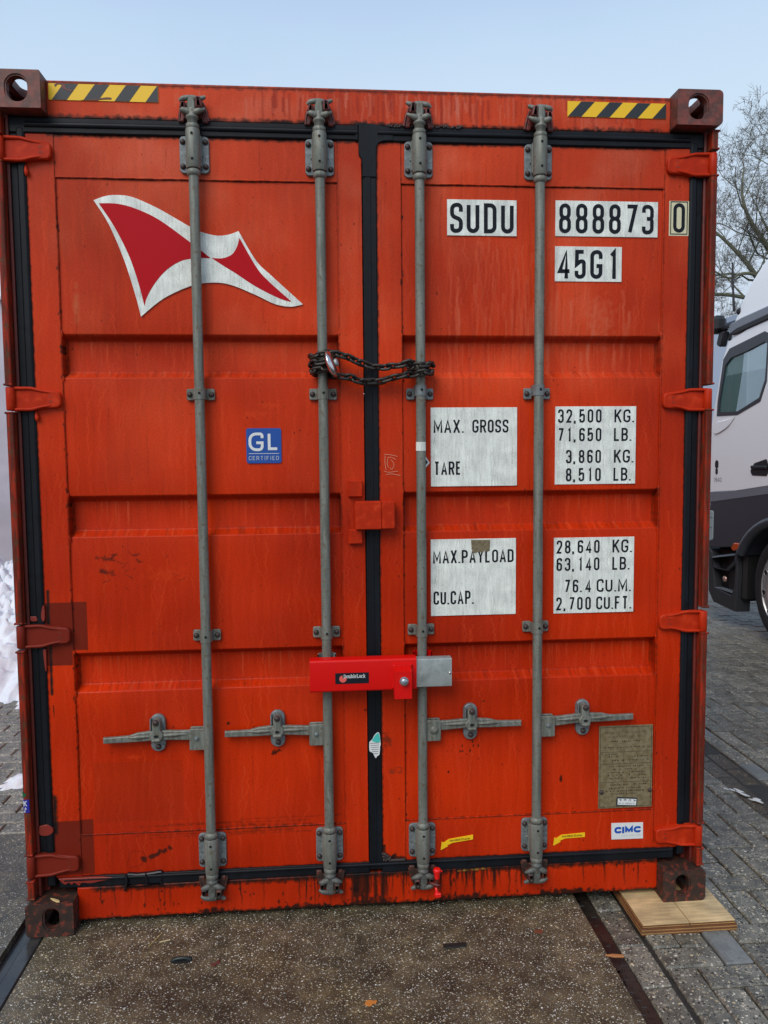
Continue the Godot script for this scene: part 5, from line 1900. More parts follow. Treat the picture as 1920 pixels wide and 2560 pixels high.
# ---------------------------------------------------------------- ground
var cam_inv: Transform3D
func on_picture(p: Vector3) -> float:     # how large a metre at p shows in the photograph; 0 when out of view or behind the container
	var q := cam_inv * p
	if q.z > -0.3:
		return 0.0
	var u := 1900.0 * q.x / -q.z
	var v := -1900.0 * q.y / -q.z
	if absf(u) > 985 or absf(v) > 1310:
		return 0.0
	if p.z < -0.03:
		var c := cam_inv.affine_inverse().origin
		var t := (0.0 - c.z) / (p.z - c.z)
		var h := c + (p - c) * t
		if absf(h.x) < 1.2 and h.y > 0.02 and h.y < 2.9:
			return 0.0
	return 1900.0 / -q.z

func tinted_sheet(b: MB, x0: float, x1: float, z0: float, z1: float, y: float, nx: int, nz: int, seed_: int) -> void:
	b.use_col = true
	var rows := []
	for j in nz + 1:
		var row := []
		for i in nx + 1:
			row.append(Vector3(lerpf(x0, x1, float(i) / nx), y, lerpf(z0, z1, float(j) / nz)))
		rows.append(row)
	var k := b.v.size()
	b.grid(rows, Vector3.UP)
	var n := FastNoiseLite.new()
	n.frequency = 1.1
	n.fractal_octaves = 4
	n.seed = seed_
	for i in range(k, b.v.size()):
		var p := b.v[i]
		var a := n.get_noise_2d(p.x, p.z)
		var d := n.get_noise_2d(p.x * 2.3 + 40.0, p.z * 2.3)
		var l := 0.92 + a * 0.55 + d * 0.35
		b.c[i] = Color(l * (1.0 + maxf(d, 0) * 0.12), l, l * (1.0 - maxf(d, 0) * 0.3))

func make_ground() -> void:
	var b := MB.new()
	b.flat([Vector3(-400, -0.085, 60), Vector3(400, -0.085, 60), Vector3(400, -0.085, -600), Vector3(-400, -0.085, -600)], Vector3.UP)
	b.flat([Vector3(-400, -0.085, 60), Vector3(400, -0.085, 60), Vector3(400, -0.085, 400), Vector3(-400, -0.085, 400)], Vector3.UP)
	tag(part("ground", b, M.far_ground), "", "", "", "structure")
	b = MB.new()
	tinted_sheet(b, -1.16, 0.745, -12.3, 6.0, -0.002, 40, 240, 1)
	for s in [-1.16, 0.745]:
		b.flat([Vector3(s, -0.002, -12.3), Vector3(s, -0.002, 6.0), Vector3(s, -0.3, 6.0), Vector3(s, -0.3, -12.3)], Vector3(s, 0, 0.01))
	b.flat([Vector3(-1.16, -0.002, 6), Vector3(0.745, -0.002, 6), Vector3(0.745, -0.3, 6), Vector3(-1.16, -0.3, 6)], Vector3.BACK)
	var slab := part("concrete_slab", b, M.slab)
	tag(slab, "exposed-aggregate concrete slab the container stands across", "", "", "structure")
	# loose proud stones of the aggregate
	rng.seed = 61
	var st := MB.new()
	st.lathe([Vector2(1.0, -0.5), Vector2(0.9, 0.25), Vector2(0.5, 0.55), Vector2(0, 0.65)], 6, 0.0)
	var mm := MultiMesh.new()
	mm.transform_format = MultiMesh.TRANSFORM_3D
	mm.use_colors = true
	mm.mesh = st.mesh()
	mm.instance_count = 24000
	for i in 24000:
		var far := rng.randf()
		var x := rng.randf_range(-1.155, 0.742)
		var z := rng.randf_range(-0.1, 1.4)
		if i % 5 == 0:
			x = rng.randf_range(-2.6, -1.28)
			z = rng.randf_range(-0.75, 0.6)
		var r := rng.randf_range(0.0014, 0.0039)
		r *= rng.randf_range(0.7, 1.0)
		var bs := Basis(Vector3.UP, rng.randf() * TAU) * Basis.from_scale(Vector3(r, r * rng.randf_range(0.25, 0.5), r * rng.randf_range(0.6, 1.0)))
		mm.set_instance_transform(i, Transform3D(bs, Vector3(x, -0.0025 if x > -1.2 else -0.0045, z)))
		var l := rng.randf_range(0.25, 0.66)
		if rng.randf() < 0.35:
			l *= 0.3
		mm.set_instance_color(i, Color(l, l * rng.randf_range(0.86, 0.97), l * rng.randf_range(0.66, 0.9)))
	var mi := MultiMeshInstance3D.new()
	mi.name = "aggregate_stones"
	mi.multimesh = mm
	var pm := mat(Color.WHITE, 0.3)
	pm.vertex_color_use_as_albedo = true
	mi.material_override = pm
	add_child(mi, true)
	tag(mi, "small pale and dark stones set in the concrete", "gravel", "", "stuff")
	b = MB.new()
	tinted_sheet(b, -7.0, -1.27, -0.772, 6.0, -0.004, 40, 50, 2)
	b.flat([Vector3(-1.27, -0.004, -0.772), Vector3(-1.27, -0.004, 6.0), Vector3(-1.27, -0.2, 6.0), Vector3(-1.27, -0.2, -0.772)], Vector3.RIGHT)
	tag(part("concrete_apron", b, tri_mat(M.slab.albedo_texture, 1.15, 0.33, 0.0, true, M.slab.normal_texture, 1.0, c8(236, 242, 250))), "", "", "", "structure")
	(get_node("concrete_apron") as MeshInstance3D).material_override.vertex_color_use_as_albedo = true
	b = MB.new()
	b.flat([Vector3(-1.27, -0.03, -0.9), Vector3(-1.16, -0.03, -0.9), Vector3(-1.16, -0.03, 6), Vector3(-1.27, -0.03, 6)], Vector3.UP)
	b.box(Vector3(-1.192, -0.02, 2.6), Vector3(0.05, 0.03, 7.0), 0.004)
	tag(part("steel_gutter", b, M.gutter), "", "", "", "structure")
	b = MB.new()
	b.flat([Vector3(0.745, -0.036, -9), Vector3(0.812, -0.036, -9), Vector3(0.812, -0.036, 6), Vector3(0.745, -0.036, 6)], Vector3.UP)
	for k in 30:
		var z := rng.randf_range(-0.2, 1.2)
		b.box(Vector3(0.78 + rng.randf_range(-0.02, 0.02), -0.037, z), Vector3(rng.randf_range(0.01, 0.03), 0.006, rng.randf_range(0.02, 0.07)), 0.002)
	tag(part("edge_strip", b, M.strip), "", "", "", "structure")
	# bed that the paving is laid in
	b = MB.new()
	b.flat([Vector3(0.8, -0.052, -12), Vector3(14, -0.052, -12), Vector3(14, -0.052, 6), Vector3(0.8, -0.052, 6)], Vector3.UP)
	b.flat([Vector3(-7, -0.018, -12), Vector3(-1.22, -0.018, -12), Vector3(-1.22, -0.018, -0.775), Vector3(-7, -0.018, -0.775)], Vector3.UP)
	var bed := part("pavement", b, M.joint)
	tag(bed, "", "", "", "structure")
	lay_pavers(bed)

func lay_pavers(bed: Node) -> void:
	rng.seed = 23
	var shapes := []
	for k in 3:
		var b := MB.new()
		b.box(Vector3.ZERO, Vector3(0.2, 0.05, 0.0965), 0.004 + 0.001 * k)
		shapes.append(b.mesh())
	var hb := MB.new()
	hb.box(Vector3.ZERO, Vector3(0.0965, 0.05, 0.0965), 0.005)
	shapes.append(hb.mesh())
	var laid := []      # [centre, turned, kind]
	var p := 0.1025
	# course beside the edge strip
	for k in range(-42, 9):
		laid.append([Vector3(0.868, -0.065, 0.2775 + k * 0.205), true, 0])
	for i in range(-1, 9):
		for j in range(-40, 10):
			var c := posmod(i - j, 4)
			if c == 0:
				if i >= 0 and i < 8:
					laid.append([Vector3(0.935 + (i + 1) * p, -0.065, 0.1925 + (j + 0.5) * p), false, 0])
				else:
					laid.append([Vector3(0.935 + (0.5 if i < 0 else 8.5) * p, -0.065, 0.1925 + (j + 0.5) * p), false, 3])
			elif c == 3 and i >= 0:
				laid.append([Vector3(0.935 + (i + 0.5) * p, -0.065, 0.1925 + (j + 1) * p), true, 0])
	for k in range(-40, 6):
		laid.append([Vector3(1.905, -0.072, k * 0.205), true, 2])
		laid.append([Vector3(2.01, -0.076, 0.1 + k * 0.205), true, 2])
		laid.append([Vector3(2.115, -0.070, k * 0.205 + 0.05), true, 1 if k % 3 == 0 else 0])
	for i in range(-1, 42):
		for j in range(-100, 0):
			var c := posmod(i - j, 4)
			if c == 0 and i < 0:
				laid.append([Vector3(2.17 + 0.5 * p, -0.065, 0.1925 + (j + 0.5) * p), false, 3])
			elif c == 0:
				laid.append([Vector3(2.17 + (i + 1) * p, -0.065, 0.1925 + (j + 0.5) * p), false, 0])
			elif c == 3 and i >= 0:
				laid.append([Vector3(2.17 + (i + 0.5) * p, -0.065, 0.1925 + (j + 1) * p), true, 0])
	for r in range(0, 40):
		for k in range(0, 14):
			laid.append([Vector3(-1.33 - k * 0.205 - (r % 2) * 0.1, -0.029, -0.83 - r * p), false, 0])
	var seen_ := []
	for q in laid:
		var c: Vector3 = q[0]
		var s := 0.0
		for e in [Vector3.ZERO, Vector3(0.1, 0, 0.0), Vector3(-0.1, 0, 0), Vector3(0, 0, 0.1), Vector3(0, 0, -0.1)]:
			s = maxf(s, on_picture(c + e))
		seen_.append(s)
	var order := range(laid.size())
	order.sort_custom(func(a, b): return seen_[a] > seen_[b])
	var rest := MB.new()
	var wet_rest := MB.new()
	var made := 0
	for idx in order:
		var q: Array = laid[idx]
		var c: Vector3 = q[0]
		c.y += 0.0 + rng.randf_range(-0.0025, 0.0025)
		var t := Basis(Vector3.UP, (PI / 2 if q[1] else 0.0) + rng.randf_range(-0.012, 0.012)) * Basis(Vector3.RIGHT, rng.randf_range(-0.012, 0.012)) * Basis(Vector3.BACK, rng.randf_range(-0.006, 0.006))
		var m: Material = M.paver[rng.randi() % 4]
		if q[2] == 1 or (rng.randf() < 0.012):
			m = M.smooth_paver
		if q[2] == 2:
			m = M.wet_paver
		if c.distance_to(Vector3(1.187, c.y, 0.207)) < 0.05:
			m = M.smooth_paver
		if made < 299 and seen_[idx] > 0.0:
			again("paver", shapes[3] if q[2] == 3 else shapes[rng.randi() % 3], m, bed, Transform3D(t, c))
			made += 1
		else:
			var w := wet_rest if q[2] == 2 else rest
			w.xf = Transform3D(t, c)
			w.box(Vector3.ZERO, Vector3(0.2 if q[2] != 3 else 0.0965, 0.05, 0.0965), 0.0)
	tag(part("more_pavers", rest, M.paver[0], bed), "", "", "", "stuff")
	tag(part("more_pavers", wet_rest, M.wet_paver, bed), "", "", "", "stuff")

func make_board() -> void:
	var o := thing("plywood_board", "pale plywood packing board under the container's right-hand foot", "board", Vector3(1.09, -0.042, -0.1))
	var at := -o.position
	for k in 5:
		var b := MB.new()
		b.xf = Transform3D(Basis.IDENTITY, at)
		var e := 0.0015 * ((k * 7) % 3)
		b.box(Vector3(1.098, -0.0395 + k * 0.0055, -0.1), Vector3(0.348 + e, 0.0053, 0.45 + e), 0.001)
		part("plywood_sheet", b, M.ply_b if k % 2 == 0 else M.ply_a, o)
	for q in [[0.929, 1.0985], [1.1015, 1.266]]:
		for k in 3:
			var b := MB.new()
			b.xf = Transform3D(Basis.IDENTITY, at)
			b.box(Vector3((q[0] + q[1]) / 2, -0.0115 + k * 0.0042, -0.103), Vector3(q[1] - q[0] - 0.001 * (k % 2), 0.004, 0.452), 0.0007)
			part("top_board" if k == 2 else "plywood_sheet", b, M.wood if k == 2 else (M.ply_b if k == 1 else M.ply_a), o)

func flake(called: String, label: String, category: String, poly: PackedVector2Array, at: Vector3, turn: float, m: Material, thick := 0.004, curl := 0.0, group := "") -> void:
	var b := MB.new()
	b.xf = Transform3D(Basis(Vector3.RIGHT, -PI / 2), Vector3.ZERO)
	b.prism(poly, 0.0, thick, thick * 0.3)
	if curl > 0.0:
		for i in b.v.size():
			var p := b.v[i]
			b.v[i].y += (p.x * p.x + p.z * p.z * 0.4) * curl
	var o := part(called, b, m)
	o.position = at
	o.rotation.y = turn
	tag(o, label, category, group)

func make_litter() -> void:
	flake("leaf", "orange fallen leaf lying on the concrete near the bottom edge of the photo", "leaf", smooth2(V2([-0.02, -0.004, -0.012, 0.010, 0.0, 0.013, 0.01, 0.006, 0.02, 0.002, 0.014, -0.008, 0.006, -0.005, -0.002, -0.013, -0.012, -0.012]), 3), Vector3(-0.05, -0.001, 0.42), 0.2, mat(c8(190, 116, 48), 0.6), 0.002, 6.0)
	flake("leaf", "dark red shredded leaf on the concrete right of the lifting eye", "leaf", smooth2(V2([-0.02, 0.0, -0.012, 0.008, 0.002, 0.004, 0.02, 0.012, 0.012, -0.002, 0.016, -0.012, 0.0, -0.006, -0.01, -0.014]), 3), Vector3(-0.545, -0.001, 0.195), 0.6, mat(c8(96, 48, 38), 0.6), 0.002, 8.0)
	flake("leaf", "brown curled leaf on the concrete, nearest the edge strip", "leaf", smooth2(V2([-0.016, 0.0, -0.006, 0.012, 0.012, 0.008, 0.018, -0.006, 0.004, -0.012]), 3), Vector3(0.55, -0.001, 0.13), 0.3, mat(c8(112, 58, 38), 0.6), 0.002, 9.0)
	flake("wood_splinter", "orange wood splinter at the edge of the concrete, over the dark strip", "splinter", V2([-0.03, 0.001, -0.004, 0.008, 0.03, 0.006, 0.031, -0.004, 0.0, -0.006]), Vector3(0.765, -0.003, 0.275), -0.15, mat(c8(168, 108, 62), 0.6), 0.005)
	flake("wood_splinter", "pale wood splinter lying on the container's left-hand foot", "splinter", V2([-0.022, 0.001, -0.01, 0.005, 0.018, 0.006, 0.025, 0.0, 0.016, -0.005, -0.008, -0.003]), Vector3(-1.125, 0.119, -0.018), -0.55, mat(c8(196, 168, 118), 0.6), 0.004)
	flake("straw", "longer yellowish straw lying upright on the concrete beside the left-hand foot", "straw", V2([-0.035, -0.002, -0.035, 0.001, 0.035, 0.0018, 0.035, -0.001]), Vector3(-0.77, 0.0, 0.055), 1.15, mat(c8(170, 142, 84), 0.6), 0.003)
	flake("straw", "shorter pale straw lying flat on the concrete beside the left-hand foot", "straw", V2([-0.018, -0.002, -0.018, 0.001, 0.018, 0.002, 0.018, -0.001]), Vector3(-0.735, 0.0, 0.062), 0.25, mat(c8(196, 176, 130), 0.6), 0.003)
	flake("metal_tag", "flat dark metal strip set in the concrete", "metal plate", rrect(-0.04, -0.011, 0.04, 0.011, 0.003, 2), Vector3(0.25, -0.001, 0.175), 0.05, mat(c8(40, 44, 42), 0.4, 0.3), 0.003)
	# recessed lifting eye in the slab
	var o := thing("lifting_eye", "dark oval lifting eye sunk in the concrete", "lifting eye", Vector3(-0.66, 0.0, 0.165))
	var b := MB.new()
	b.xf = Transform3D(Basis(Vector3.RIGHT, -PI / 2), Vector3.ZERO)
	b.prism(oval(0, 0, 0.07, 0.032), -0.02, 0.0006)
	part("eye_hole", b, M.hole, o)
	b = MB.new()
	b.tube(smooth3(V3([-0.03, -0.001, 0.0, -0.012, 0.006, 0.002, 0.012, 0.006, 0.001, 0.03, -0.001, 0.0]), 3), [0.006], 6)
	part("eye_bar", b, mat(c8(52, 58, 56), 0.4, 0.5), o)
	# flaking white road paint
	rng.seed = 55
	for q in [[1.878, -0.955, "farther along"], [1.905, -0.868, "nearer in"]]:
		var b2 := MB.new()
		b2.xf = Transform3D(Basis(Vector3.RIGHT, -PI / 2), Vector3.ZERO)
		for e in 9:
			var poly := PackedVector2Array()
			var c := Vector2(rng.randf_range(-0.05, 0.05), rng.randf_range(-0.022, 0.022))
			for k in 12:
				var a := TAU * k / 12.0
				var r := rng.randf_range(0.6, 1.1)
				poly.append(c + Vector2(cos(a) * 0.018 * r, sin(a) * 0.006 * r))
			b2.prism(poly, 0.0, 0.0018 + e * 0.0002)
		var o2 := part("road_paint", b2, M.white)
		o2.position = Vector3(q[0], -0.0415, q[1])
		o2.rotation.y = 2.2
		tag(o2, "flaking patch of white road paint, the one %s the wet gutter" % q[2], "road marking", "white paint patches in the gutter")

func make_snow() -> void:
	var n := FastNoiseLite.new()
	n.frequency = 1.6
	n.fractal_octaves = 5
	n.seed = 3
	var rows := []
	for j in 151:
		var row := []
		var z := lerpf(-2.2, -6.2, j / 150.0)
		for i in 101:
			var x := lerpf(-3.75, -1.45, i / 100.0)
			var e := 0.62 * smoothstep(-2.28, -4.6, z + n.get_noise_1d(x * 2.0) * 0.35) * smoothstep(-1.42, -1.85, x + n.get_noise_1d(z * 1.5 + 30) * 0.12)
			var lump := absf(n.get_noise_2d(x * 2.2, z * 2.2)) * 0.34 + n.get_noise_2d(x * 7, z * 7) * 0.035
			row.append(Vector3(x + n.get_noise_2d(x * 5, z * 5 + 9) * 0.025, -0.06 + e * (0.72 + lump * 1.6) + minf(e, 0.1) * 0.6, z))
		rows.append(row)
	var b := MB.new()
	for r in rows:
		for i in r.size():
			r[i] = r[i] - Vector3(-2.6, 0, -4.0)
	b.grid(rows, Vector3.UP)
	var o := part("snow_pile", b, M.snow, self)
	o.position = Vector3(-2.6, 0, -4.0)
	tag(o, "heap of lumpy dirty-white snow beside the container's left side, before the pale wall", "snow pile")
	rng.seed = 88
	for q in [[-1.66, -1.58, 0.16, 0.07, "upper of the two small snow scraps beside the container's left post"], [-1.70, -1.37, 0.17, 0.075, "lower of the two small snow scraps beside the container's left post"]]:
		b = MB.new()
		var rr := []
		for j in 15:
			var row := []
			for i in 15:
				var x := (i / 14.0 - 0.5) * 2.0
				var z := (j / 14.0 - 0.5) * 2.0
				var h := maxf(0.0, 1.0 - x * x - z * z + n.get_noise_2d(x + q[1] * 9, z) * 0.9)
				row.append(Vector3(x * q[2], -0.008 + minf(h, 0.7) * 0.045, z * q[3]))
			rr.append(row)
		b.grid(rr, Vector3.UP)
		var s := part("snow_scrap", b, M.snow)
		s.position = Vector3(q[0], 0, q[1])
		s.rotation.y = 0.7
		tag(s, q[4], "snow", "snow scraps beside the container")

func make_wall() -> void:
	var o := thing("building", "pale glossy panel-clad building side behind the snow heap", "building", Vector3(-5.2, 0, -8.8), deg_to_rad(-70.0))
	var b := MB.new()
	b.box(Vector3(-1.5, 1.95, 4.0), Vector3(2.9, 3.9, 14.4))
	part("wall", b, M.wall, o)
	for k in 12:
		b = MB.new()
		b.box(Vector3(-0.02, 1.97, -2.6 + k * 1.2), Vector3(0.05, 3.94, 1.194), 0.003)
		part("wall_panel", b, M.wall, o)
	b = MB.new()
	b.box(Vector3(-1.45, 3.97, 4.0), Vector3(3.05, 0.06, 14.6), 0.01)
	part("roof", b, M.wall, o)

# ---------------------------------------------------------------- truck
func ring(b: MB, o: PackedVector2Array, i_: PackedVector2Array, z: float, depth: float) -> void:
	var m := o.size()
	for k in m:
		var j := (k + 1) % m
		b.flat([Vector3(o[k].x, o[k].y, z), Vector3(o[j].x, o[j].y, z), Vector3(i_[j].x, i_[j].y, z), Vector3(i_[k].x, i_[k].y, z)], Vector3(0, 0, 1))
		b.flat([Vector3(o[k].x, o[k].y, z - depth), Vector3(o[j].x, o[j].y, z - depth), Vector3(i_[j].x, i_[j].y, z - depth), Vector3(i_[k].x, i_[k].y, z - depth)], Vector3(0, 0, -1))
		var c := Vector2(-0.5, 2.2)
		var d := (o[k] + o[j]) / 2 - c
		b.flat([Vector3(o[k].x, o[k].y, z), Vector3(o[j].x, o[j].y, z), Vector3(o[j].x, o[j].y, z - depth), Vector3(o[k].x, o[k].y, z - depth)], Vector3(d.x, d.y, 0))
		b.flat([Vector3(i_[k].x, i_[k].y, z), Vector3(i_[j].x, i_[j].y, z), Vector3(i_[j].x, i_[j].y, z - depth), Vector3(i_[k].x, i_[k].y, z - depth)], Vector3(-d.x, -d.y, 0))

func cab_loop(y: float, sf: float, inset: float, rc: float, back: float) -> Array:
	var near := 0.02 - inset
	var far := -2.46 + inset
	var r := []
	for s in [back, 0.7, 0.37]:
		r.append(Vector3(maxf(s, sf + rc), y, near))
	for k in 9:
		var a := PI / 2 * k / 8.0
		r.append(Vector3(sf + rc - rc * sin(a), y, near - rc + rc * cos(a)))
	for k in 9:
		var a := PI / 2 * (1.0 - k / 8.0)
		r.append(Vector3(sf + rc - rc * sin(a), y, far + rc - rc * cos(a)))
	for s in [0.37, 0.7, back]:
		r.append(Vector3(maxf(s, sf + rc), y, far))
	return r

func wheel(o: Node, at: Vector3, front: bool) -> void:
	var dark := mat(c8(26, 26, 28), 0.75)
	var alu := mat(c8(176, 176, 176), 0.36, 0.75)
	var b := MB.new()
	b.xf = Transform3D(bead(Vector3.ZERO, Vector3(0, 0, 1)).basis, at)
	b.lathe([Vector2(0.285, -0.30), Vector2(0.42, -0.315), Vector2(0.485, -0.29), Vector2(0.5, -0.26), Vector2(0.5, -0.055), Vector2(0.485, -0.025), Vector2(0.45, -0.004), Vector2(0.42, 0.0), Vector2(0.39, -0.004), Vector2(0.368, -0.014), Vector2(0.36, -0.035)], 48, 0.6)
	for k in 4:
		b.lathe([Vector2(0.5015, -0.085 - k * 0.048), Vector2(0.5055, -0.09 - k * 0.048), Vector2(0.5055, -0.122 - k * 0.048), Vector2(0.5015, -0.127 - k * 0.048)], 48, 0.5)
	var w := MeshInstance3D.new()
	w.name = "wheel"
	w.mesh = b.mesh()
	w.material_override = dark
	o.add_child(w, true)
	b = MB.new()
	b.xf = Transform3D(bead(Vector3.ZERO, Vector3(0, 0, 1)).basis, at)
	b.lathe([Vector2(0.362, -0.06), Vector2(0.362, -0.012), Vector2(0.350, -0.006), Vector2(0.342, -0.018), Vector2(0.330, -0.010), Vector2(0.262, 0.008), Vector2(0.248, 0.004), Vector2(0.212, -0.055), Vector2(0.20, -0.06), Vector2(0.19, -0.11), Vector2(0.0, -0.11)], 40, 0.6)
	part("rim", b, alu, w)
	b = MB.new()
	b.xf = Transform3D(bead(Vector3.ZERO, Vector3(0, 0, 1)).basis, at)
	b.lathe([Vector2(0.188, -0.109), Vector2(0.175, -0.09), Vector2(0.11, -0.075), Vector2(0.075, -0.03), Vector2(0.0, -0.028)], 20, 0.4)
	part("hub", b, dark, w)
	for k in 10:
		var a := TAU * (k + 0.3) / 10.0
		var c := at + Vector3(cos(a) * 0.297, sin(a) * 0.297, 0.001)
		b = MB.new()
		b.xf = Transform3D(bead(Vector3.ZERO, Vector3(0, 0, 1)).basis, c)
		b.lathe([Vector2(0.026, 0.0), Vector2(0.0255, 0.003), Vector2(0.0, 0.0032)], 14, 0.5)
		part("hand_hole", b, M.hole, w)
		b = MB.new()
		var circ := PackedVector3Array()
		for q in 14:
			circ.append(c + Vector3(cos(TAU * q / 14) * 0.0275, sin(TAU * q / 14) * 0.0275, 0.002))
		b.tube(circ, [0.004], 6, true)
		part("hole_edge", b, alu, w)

func make_truck() -> void:
	var o := thing("truck", "white-cabbed lorry with dark grey lower body parked behind the container's right side", "truck", Vector3(3.75, -0.04, -3.5), deg_to_rad(-90.0))
	var up := 0.04
	var white := mat(c8(240, 244, 247), 0.25)
	white.clearcoat_enabled = true
	white.clearcoat = 0.6
	white.clearcoat_roughness = 0.1
	var graphite := mat(c8(56, 60, 68), 0.35)
	var dark := mat(c8(24, 25, 28), 0.55)
	var silver := mat(c8(112, 118, 128), 0.3)
	var b := MB.new()
	# shell: lower cab ring, then the leaning screen and the high roof; the sides are left open where the doors hang
	var lv := [[1.31, -1.29, 0.0, 0.10], [1.97, -1.31, 0.0, 0.10], [2.20, -1.25, 0.0, 0.10], [2.59, -1.12, 0.0, 0.10], [2.76, -1.05, 0.0, 0.10], [2.91, -1.03, 0.01, 0.10], [3.04, -0.97, 0.02, 0.12], [3.22, -0.86, 0.03, 0.16], [3.40, -0.67, 0.05, 0.2], [3.47, -0.52, 0.07, 0.22], [3.52, -0.3, 0.10, 0.25], [3.60, 0.1, 0.13, 0.25], [3.66, 0.5, 0.2, 0.2], [3.66, 0.8, 0.4, 0.1]]
	var loops := []
	for q in lv:
		loops.append(cab_loop(q[0], q[1], q[2], q[3], 1.0))
	var C: int = loops[0].size()
	var mid := Vector3(0.2, 2.4, -1.2)
	var roof := MB.new()
	for part_ in 2:
		var w := b if part_ == 0 else roof
		var from := 0 if part_ == 0 else 4
		var to := 4 if part_ == 0 else loops.size() - 1
		var rows := []
		for i in range(from, to + 1):
			rows.append(loops[i])
		var base := w.v.size()
		for i in rows.size():
			for j in C:
				var du: Vector3 = rows[mini(i + 1, rows.size() - 1)][j] - rows[maxi(i - 1, 0)][j]
				var dv: Vector3 = rows[i][mini(j + 1, C - 1)] - rows[i][maxi(j - 1, 0)]
				var nn := du.cross(dv).normalized()
				if nn.dot((rows[i][j] as Vector3) - mid) < 0:
					nn = -nn
				w.put(rows[i][j], nn)
		for i in rows.size() - 1:
			for j in C - 1:
				if part_ == 0 and (j == 2 or j == C - 4):
					continue
				if part_ == 0 and j == 11 and i > 0:
					continue
				var a := base + i * C + j
				w.face(a, a + 1, a + C + 1)
				w.face(a, a + C + 1, a + C)
	b.flat([Vector3(1.0, 1.31, 0.02), Vector3(1.0, 1.31, -2.46), Vector3(1.0, 2.76, -2.46), Vector3(1.0, 2.76, 0.02)], Vector3.RIGHT)
	b.flat([Vector3(1.0, 1.31, 0.02), Vector3(1.0, 1.31, -2.46), Vector3(-1.2, 1.31, -2.46), Vector3(-1.2, 1.31, 0.02)], Vector3.DOWN)
	roof.flat([Vector3(1.0, 2.76, 0.01), Vector3(1.0, 2.76, -2.45), Vector3(1.0, 3.66, -2.06), Vector3(1.0, 3.66, -0.38)], Vector3.RIGHT)
	roof.flat([Vector3(1.0, 3.66, -0.38), Vector3(1.0, 3.66, -2.06), Vector3(0.8, 3.66, -2.06), Vector3(0.8, 3.66, -0.38)], Vector3.UP)
	part("cab_shell", b, white, o)
	part("roof_fairing", roof, white, o)
	# doors, each a frame round its window
	var O := V2([-1.280, 1.310, -1.280, 1.970, -1.100, 2.590, -0.990, 2.760, -0.680, 2.820, -0.300, 2.860, 0.360, 2.880, 0.360, 2.320, 0.360, 1.490, -0.810, 1.340])
	var I := V2([-1.180, 2.060, -1.170, 2.200, -1.080, 2.600, -0.970, 2.690, -0.680, 2.725, -0.390, 2.760, -0.320, 2.730, -0.340, 2.320, -0.430, 2.150, -0.810, 2.050])
	var G := V2([-1.140, 2.095, -1.130, 2.210, -1.040, 2.540, -0.940, 2.600, -0.680, 2.625, -0.390, 2.670, -0.345, 2.650, -0.365, 2.340, -0.450, 2.185, -0.800, 2.085])
	var glass := mat(Color(0.52, 0.74, 0.73, 0.3), 0.02)
	glass.transparency = BaseMaterial3D.TRANSPARENCY_ALPHA
	for z in [0.035, -2.45]:
		b = MB.new()
		ring(b, O, I, z, 0.03)
		var d := part("door", b, white, o)
		b = MB.new()
		ring(b, I, G, z + 0.004, 0.036)
		part("window_seal", b, mat(c8(48, 53, 60), 0.35), d)
		b = MB.new()
		b.cap(G, z - 0.012, 1.0)
		part("window_pane", b, glass, d)
		if z > 0:
			b = MB.new()
			b.prism(round_poly([[-0.560, 1.530, 0.02], [-0.530, 1.490, 0.02], [-0.300, 1.490, 0.02], [-0.260, 1.550, 0.02], [-0.310, 1.640, 0.02], [-0.500, 1.600, 0.03]], 3), z - 0.01, z + 0.004)
			b.box(Vector3(-0.41, 1.565, z + 0.012), Vector3(0.25, 0.03, 0.02), 0.008)
			part("door_handle", b, dark, d)
			b = MB.new()
			b.prism(smooth2(V2([-1.17, 2.0, -0.93, 2.02, -0.84, 2.04, -0.90, 1.985, -1.0, 1.93, -1.16, 1.885, -1.215, 1.90, -1.215, 1.97]), 2), z, z + 0.012, 0.004)
			part("mirror_ledge", b, white, d)
			b = MB.new()
			b.prism(oval(-1.16, 1.585, 0.06, 0.08), z - 0.004, z + 0.006, 0.002)
			b.prism(oval(-1.16, 1.515, 0.042, 0.06), z - 0.004, z + 0.005, 0.002)
			part("marker_badge", b, dark, d)
			b = MB.new()
			words(b, "1840", -1.21, -1.06, 1.415, 1.455, z + 0.003, 0.2, 0.3)
			part("model_number", b, silver, d)
	# inside
	b = MB.new()
	b.box(Vector3(-0.93, 1.72, -1.2), Vector3(0.5, 0.66, 2.3), 0.05)
	b.box(Vector3(-0.1, 1.36, -1.2), Vector3(2.1, 0.05, 2.3))
	part("dashboard", b, dark, o)
	for z in [-0.55, -1.85]:
		b = MB.new()
		b.box(Vector3(0.42, 2.05, z), Vector3(0.16, 0.9, 0.5), 0.06)
		b.box(Vector3(0.2, 1.72, z), Vector3(0.5, 0.2, 0.5), 0.06)
		part("seat", b, dark, o)
	b = MB.new()
	b.xf = Transform3D(Basis(Vector3.BACK, -0.9), Vector3(-0.58, 2.10, -0.55))
	var hoop := PackedVector3Array()
	for k in 24:
		hoop.append(Vector3(cos(TAU * k / 24) * 0.22, 0, sin(TAU * k / 24) * 0.22))
	b.tube(hoop, [0.018], 8, true)
	b.tube(V3([0, 0, -0.22, 0, -0.04, 0, 0, 0, 0.22]), [0.016], 6)
	b.tube(V3([0, -0.04, 0, -0.1, -0.4, 0]), [0.04], 8)
	part("steering_wheel", b, dark, o)
	b = MB.new()
	b.prism(V2([-1.24, 2.0, -1.10, 2.0, -0.98, 2.46, -0.95, 2.68, -1.05, 2.68, -1.13, 2.5]), -0.10, -0.02)
	part("screen_pillar", b, dark, o)
	# screen
	b = MB.new()
	var ws := []
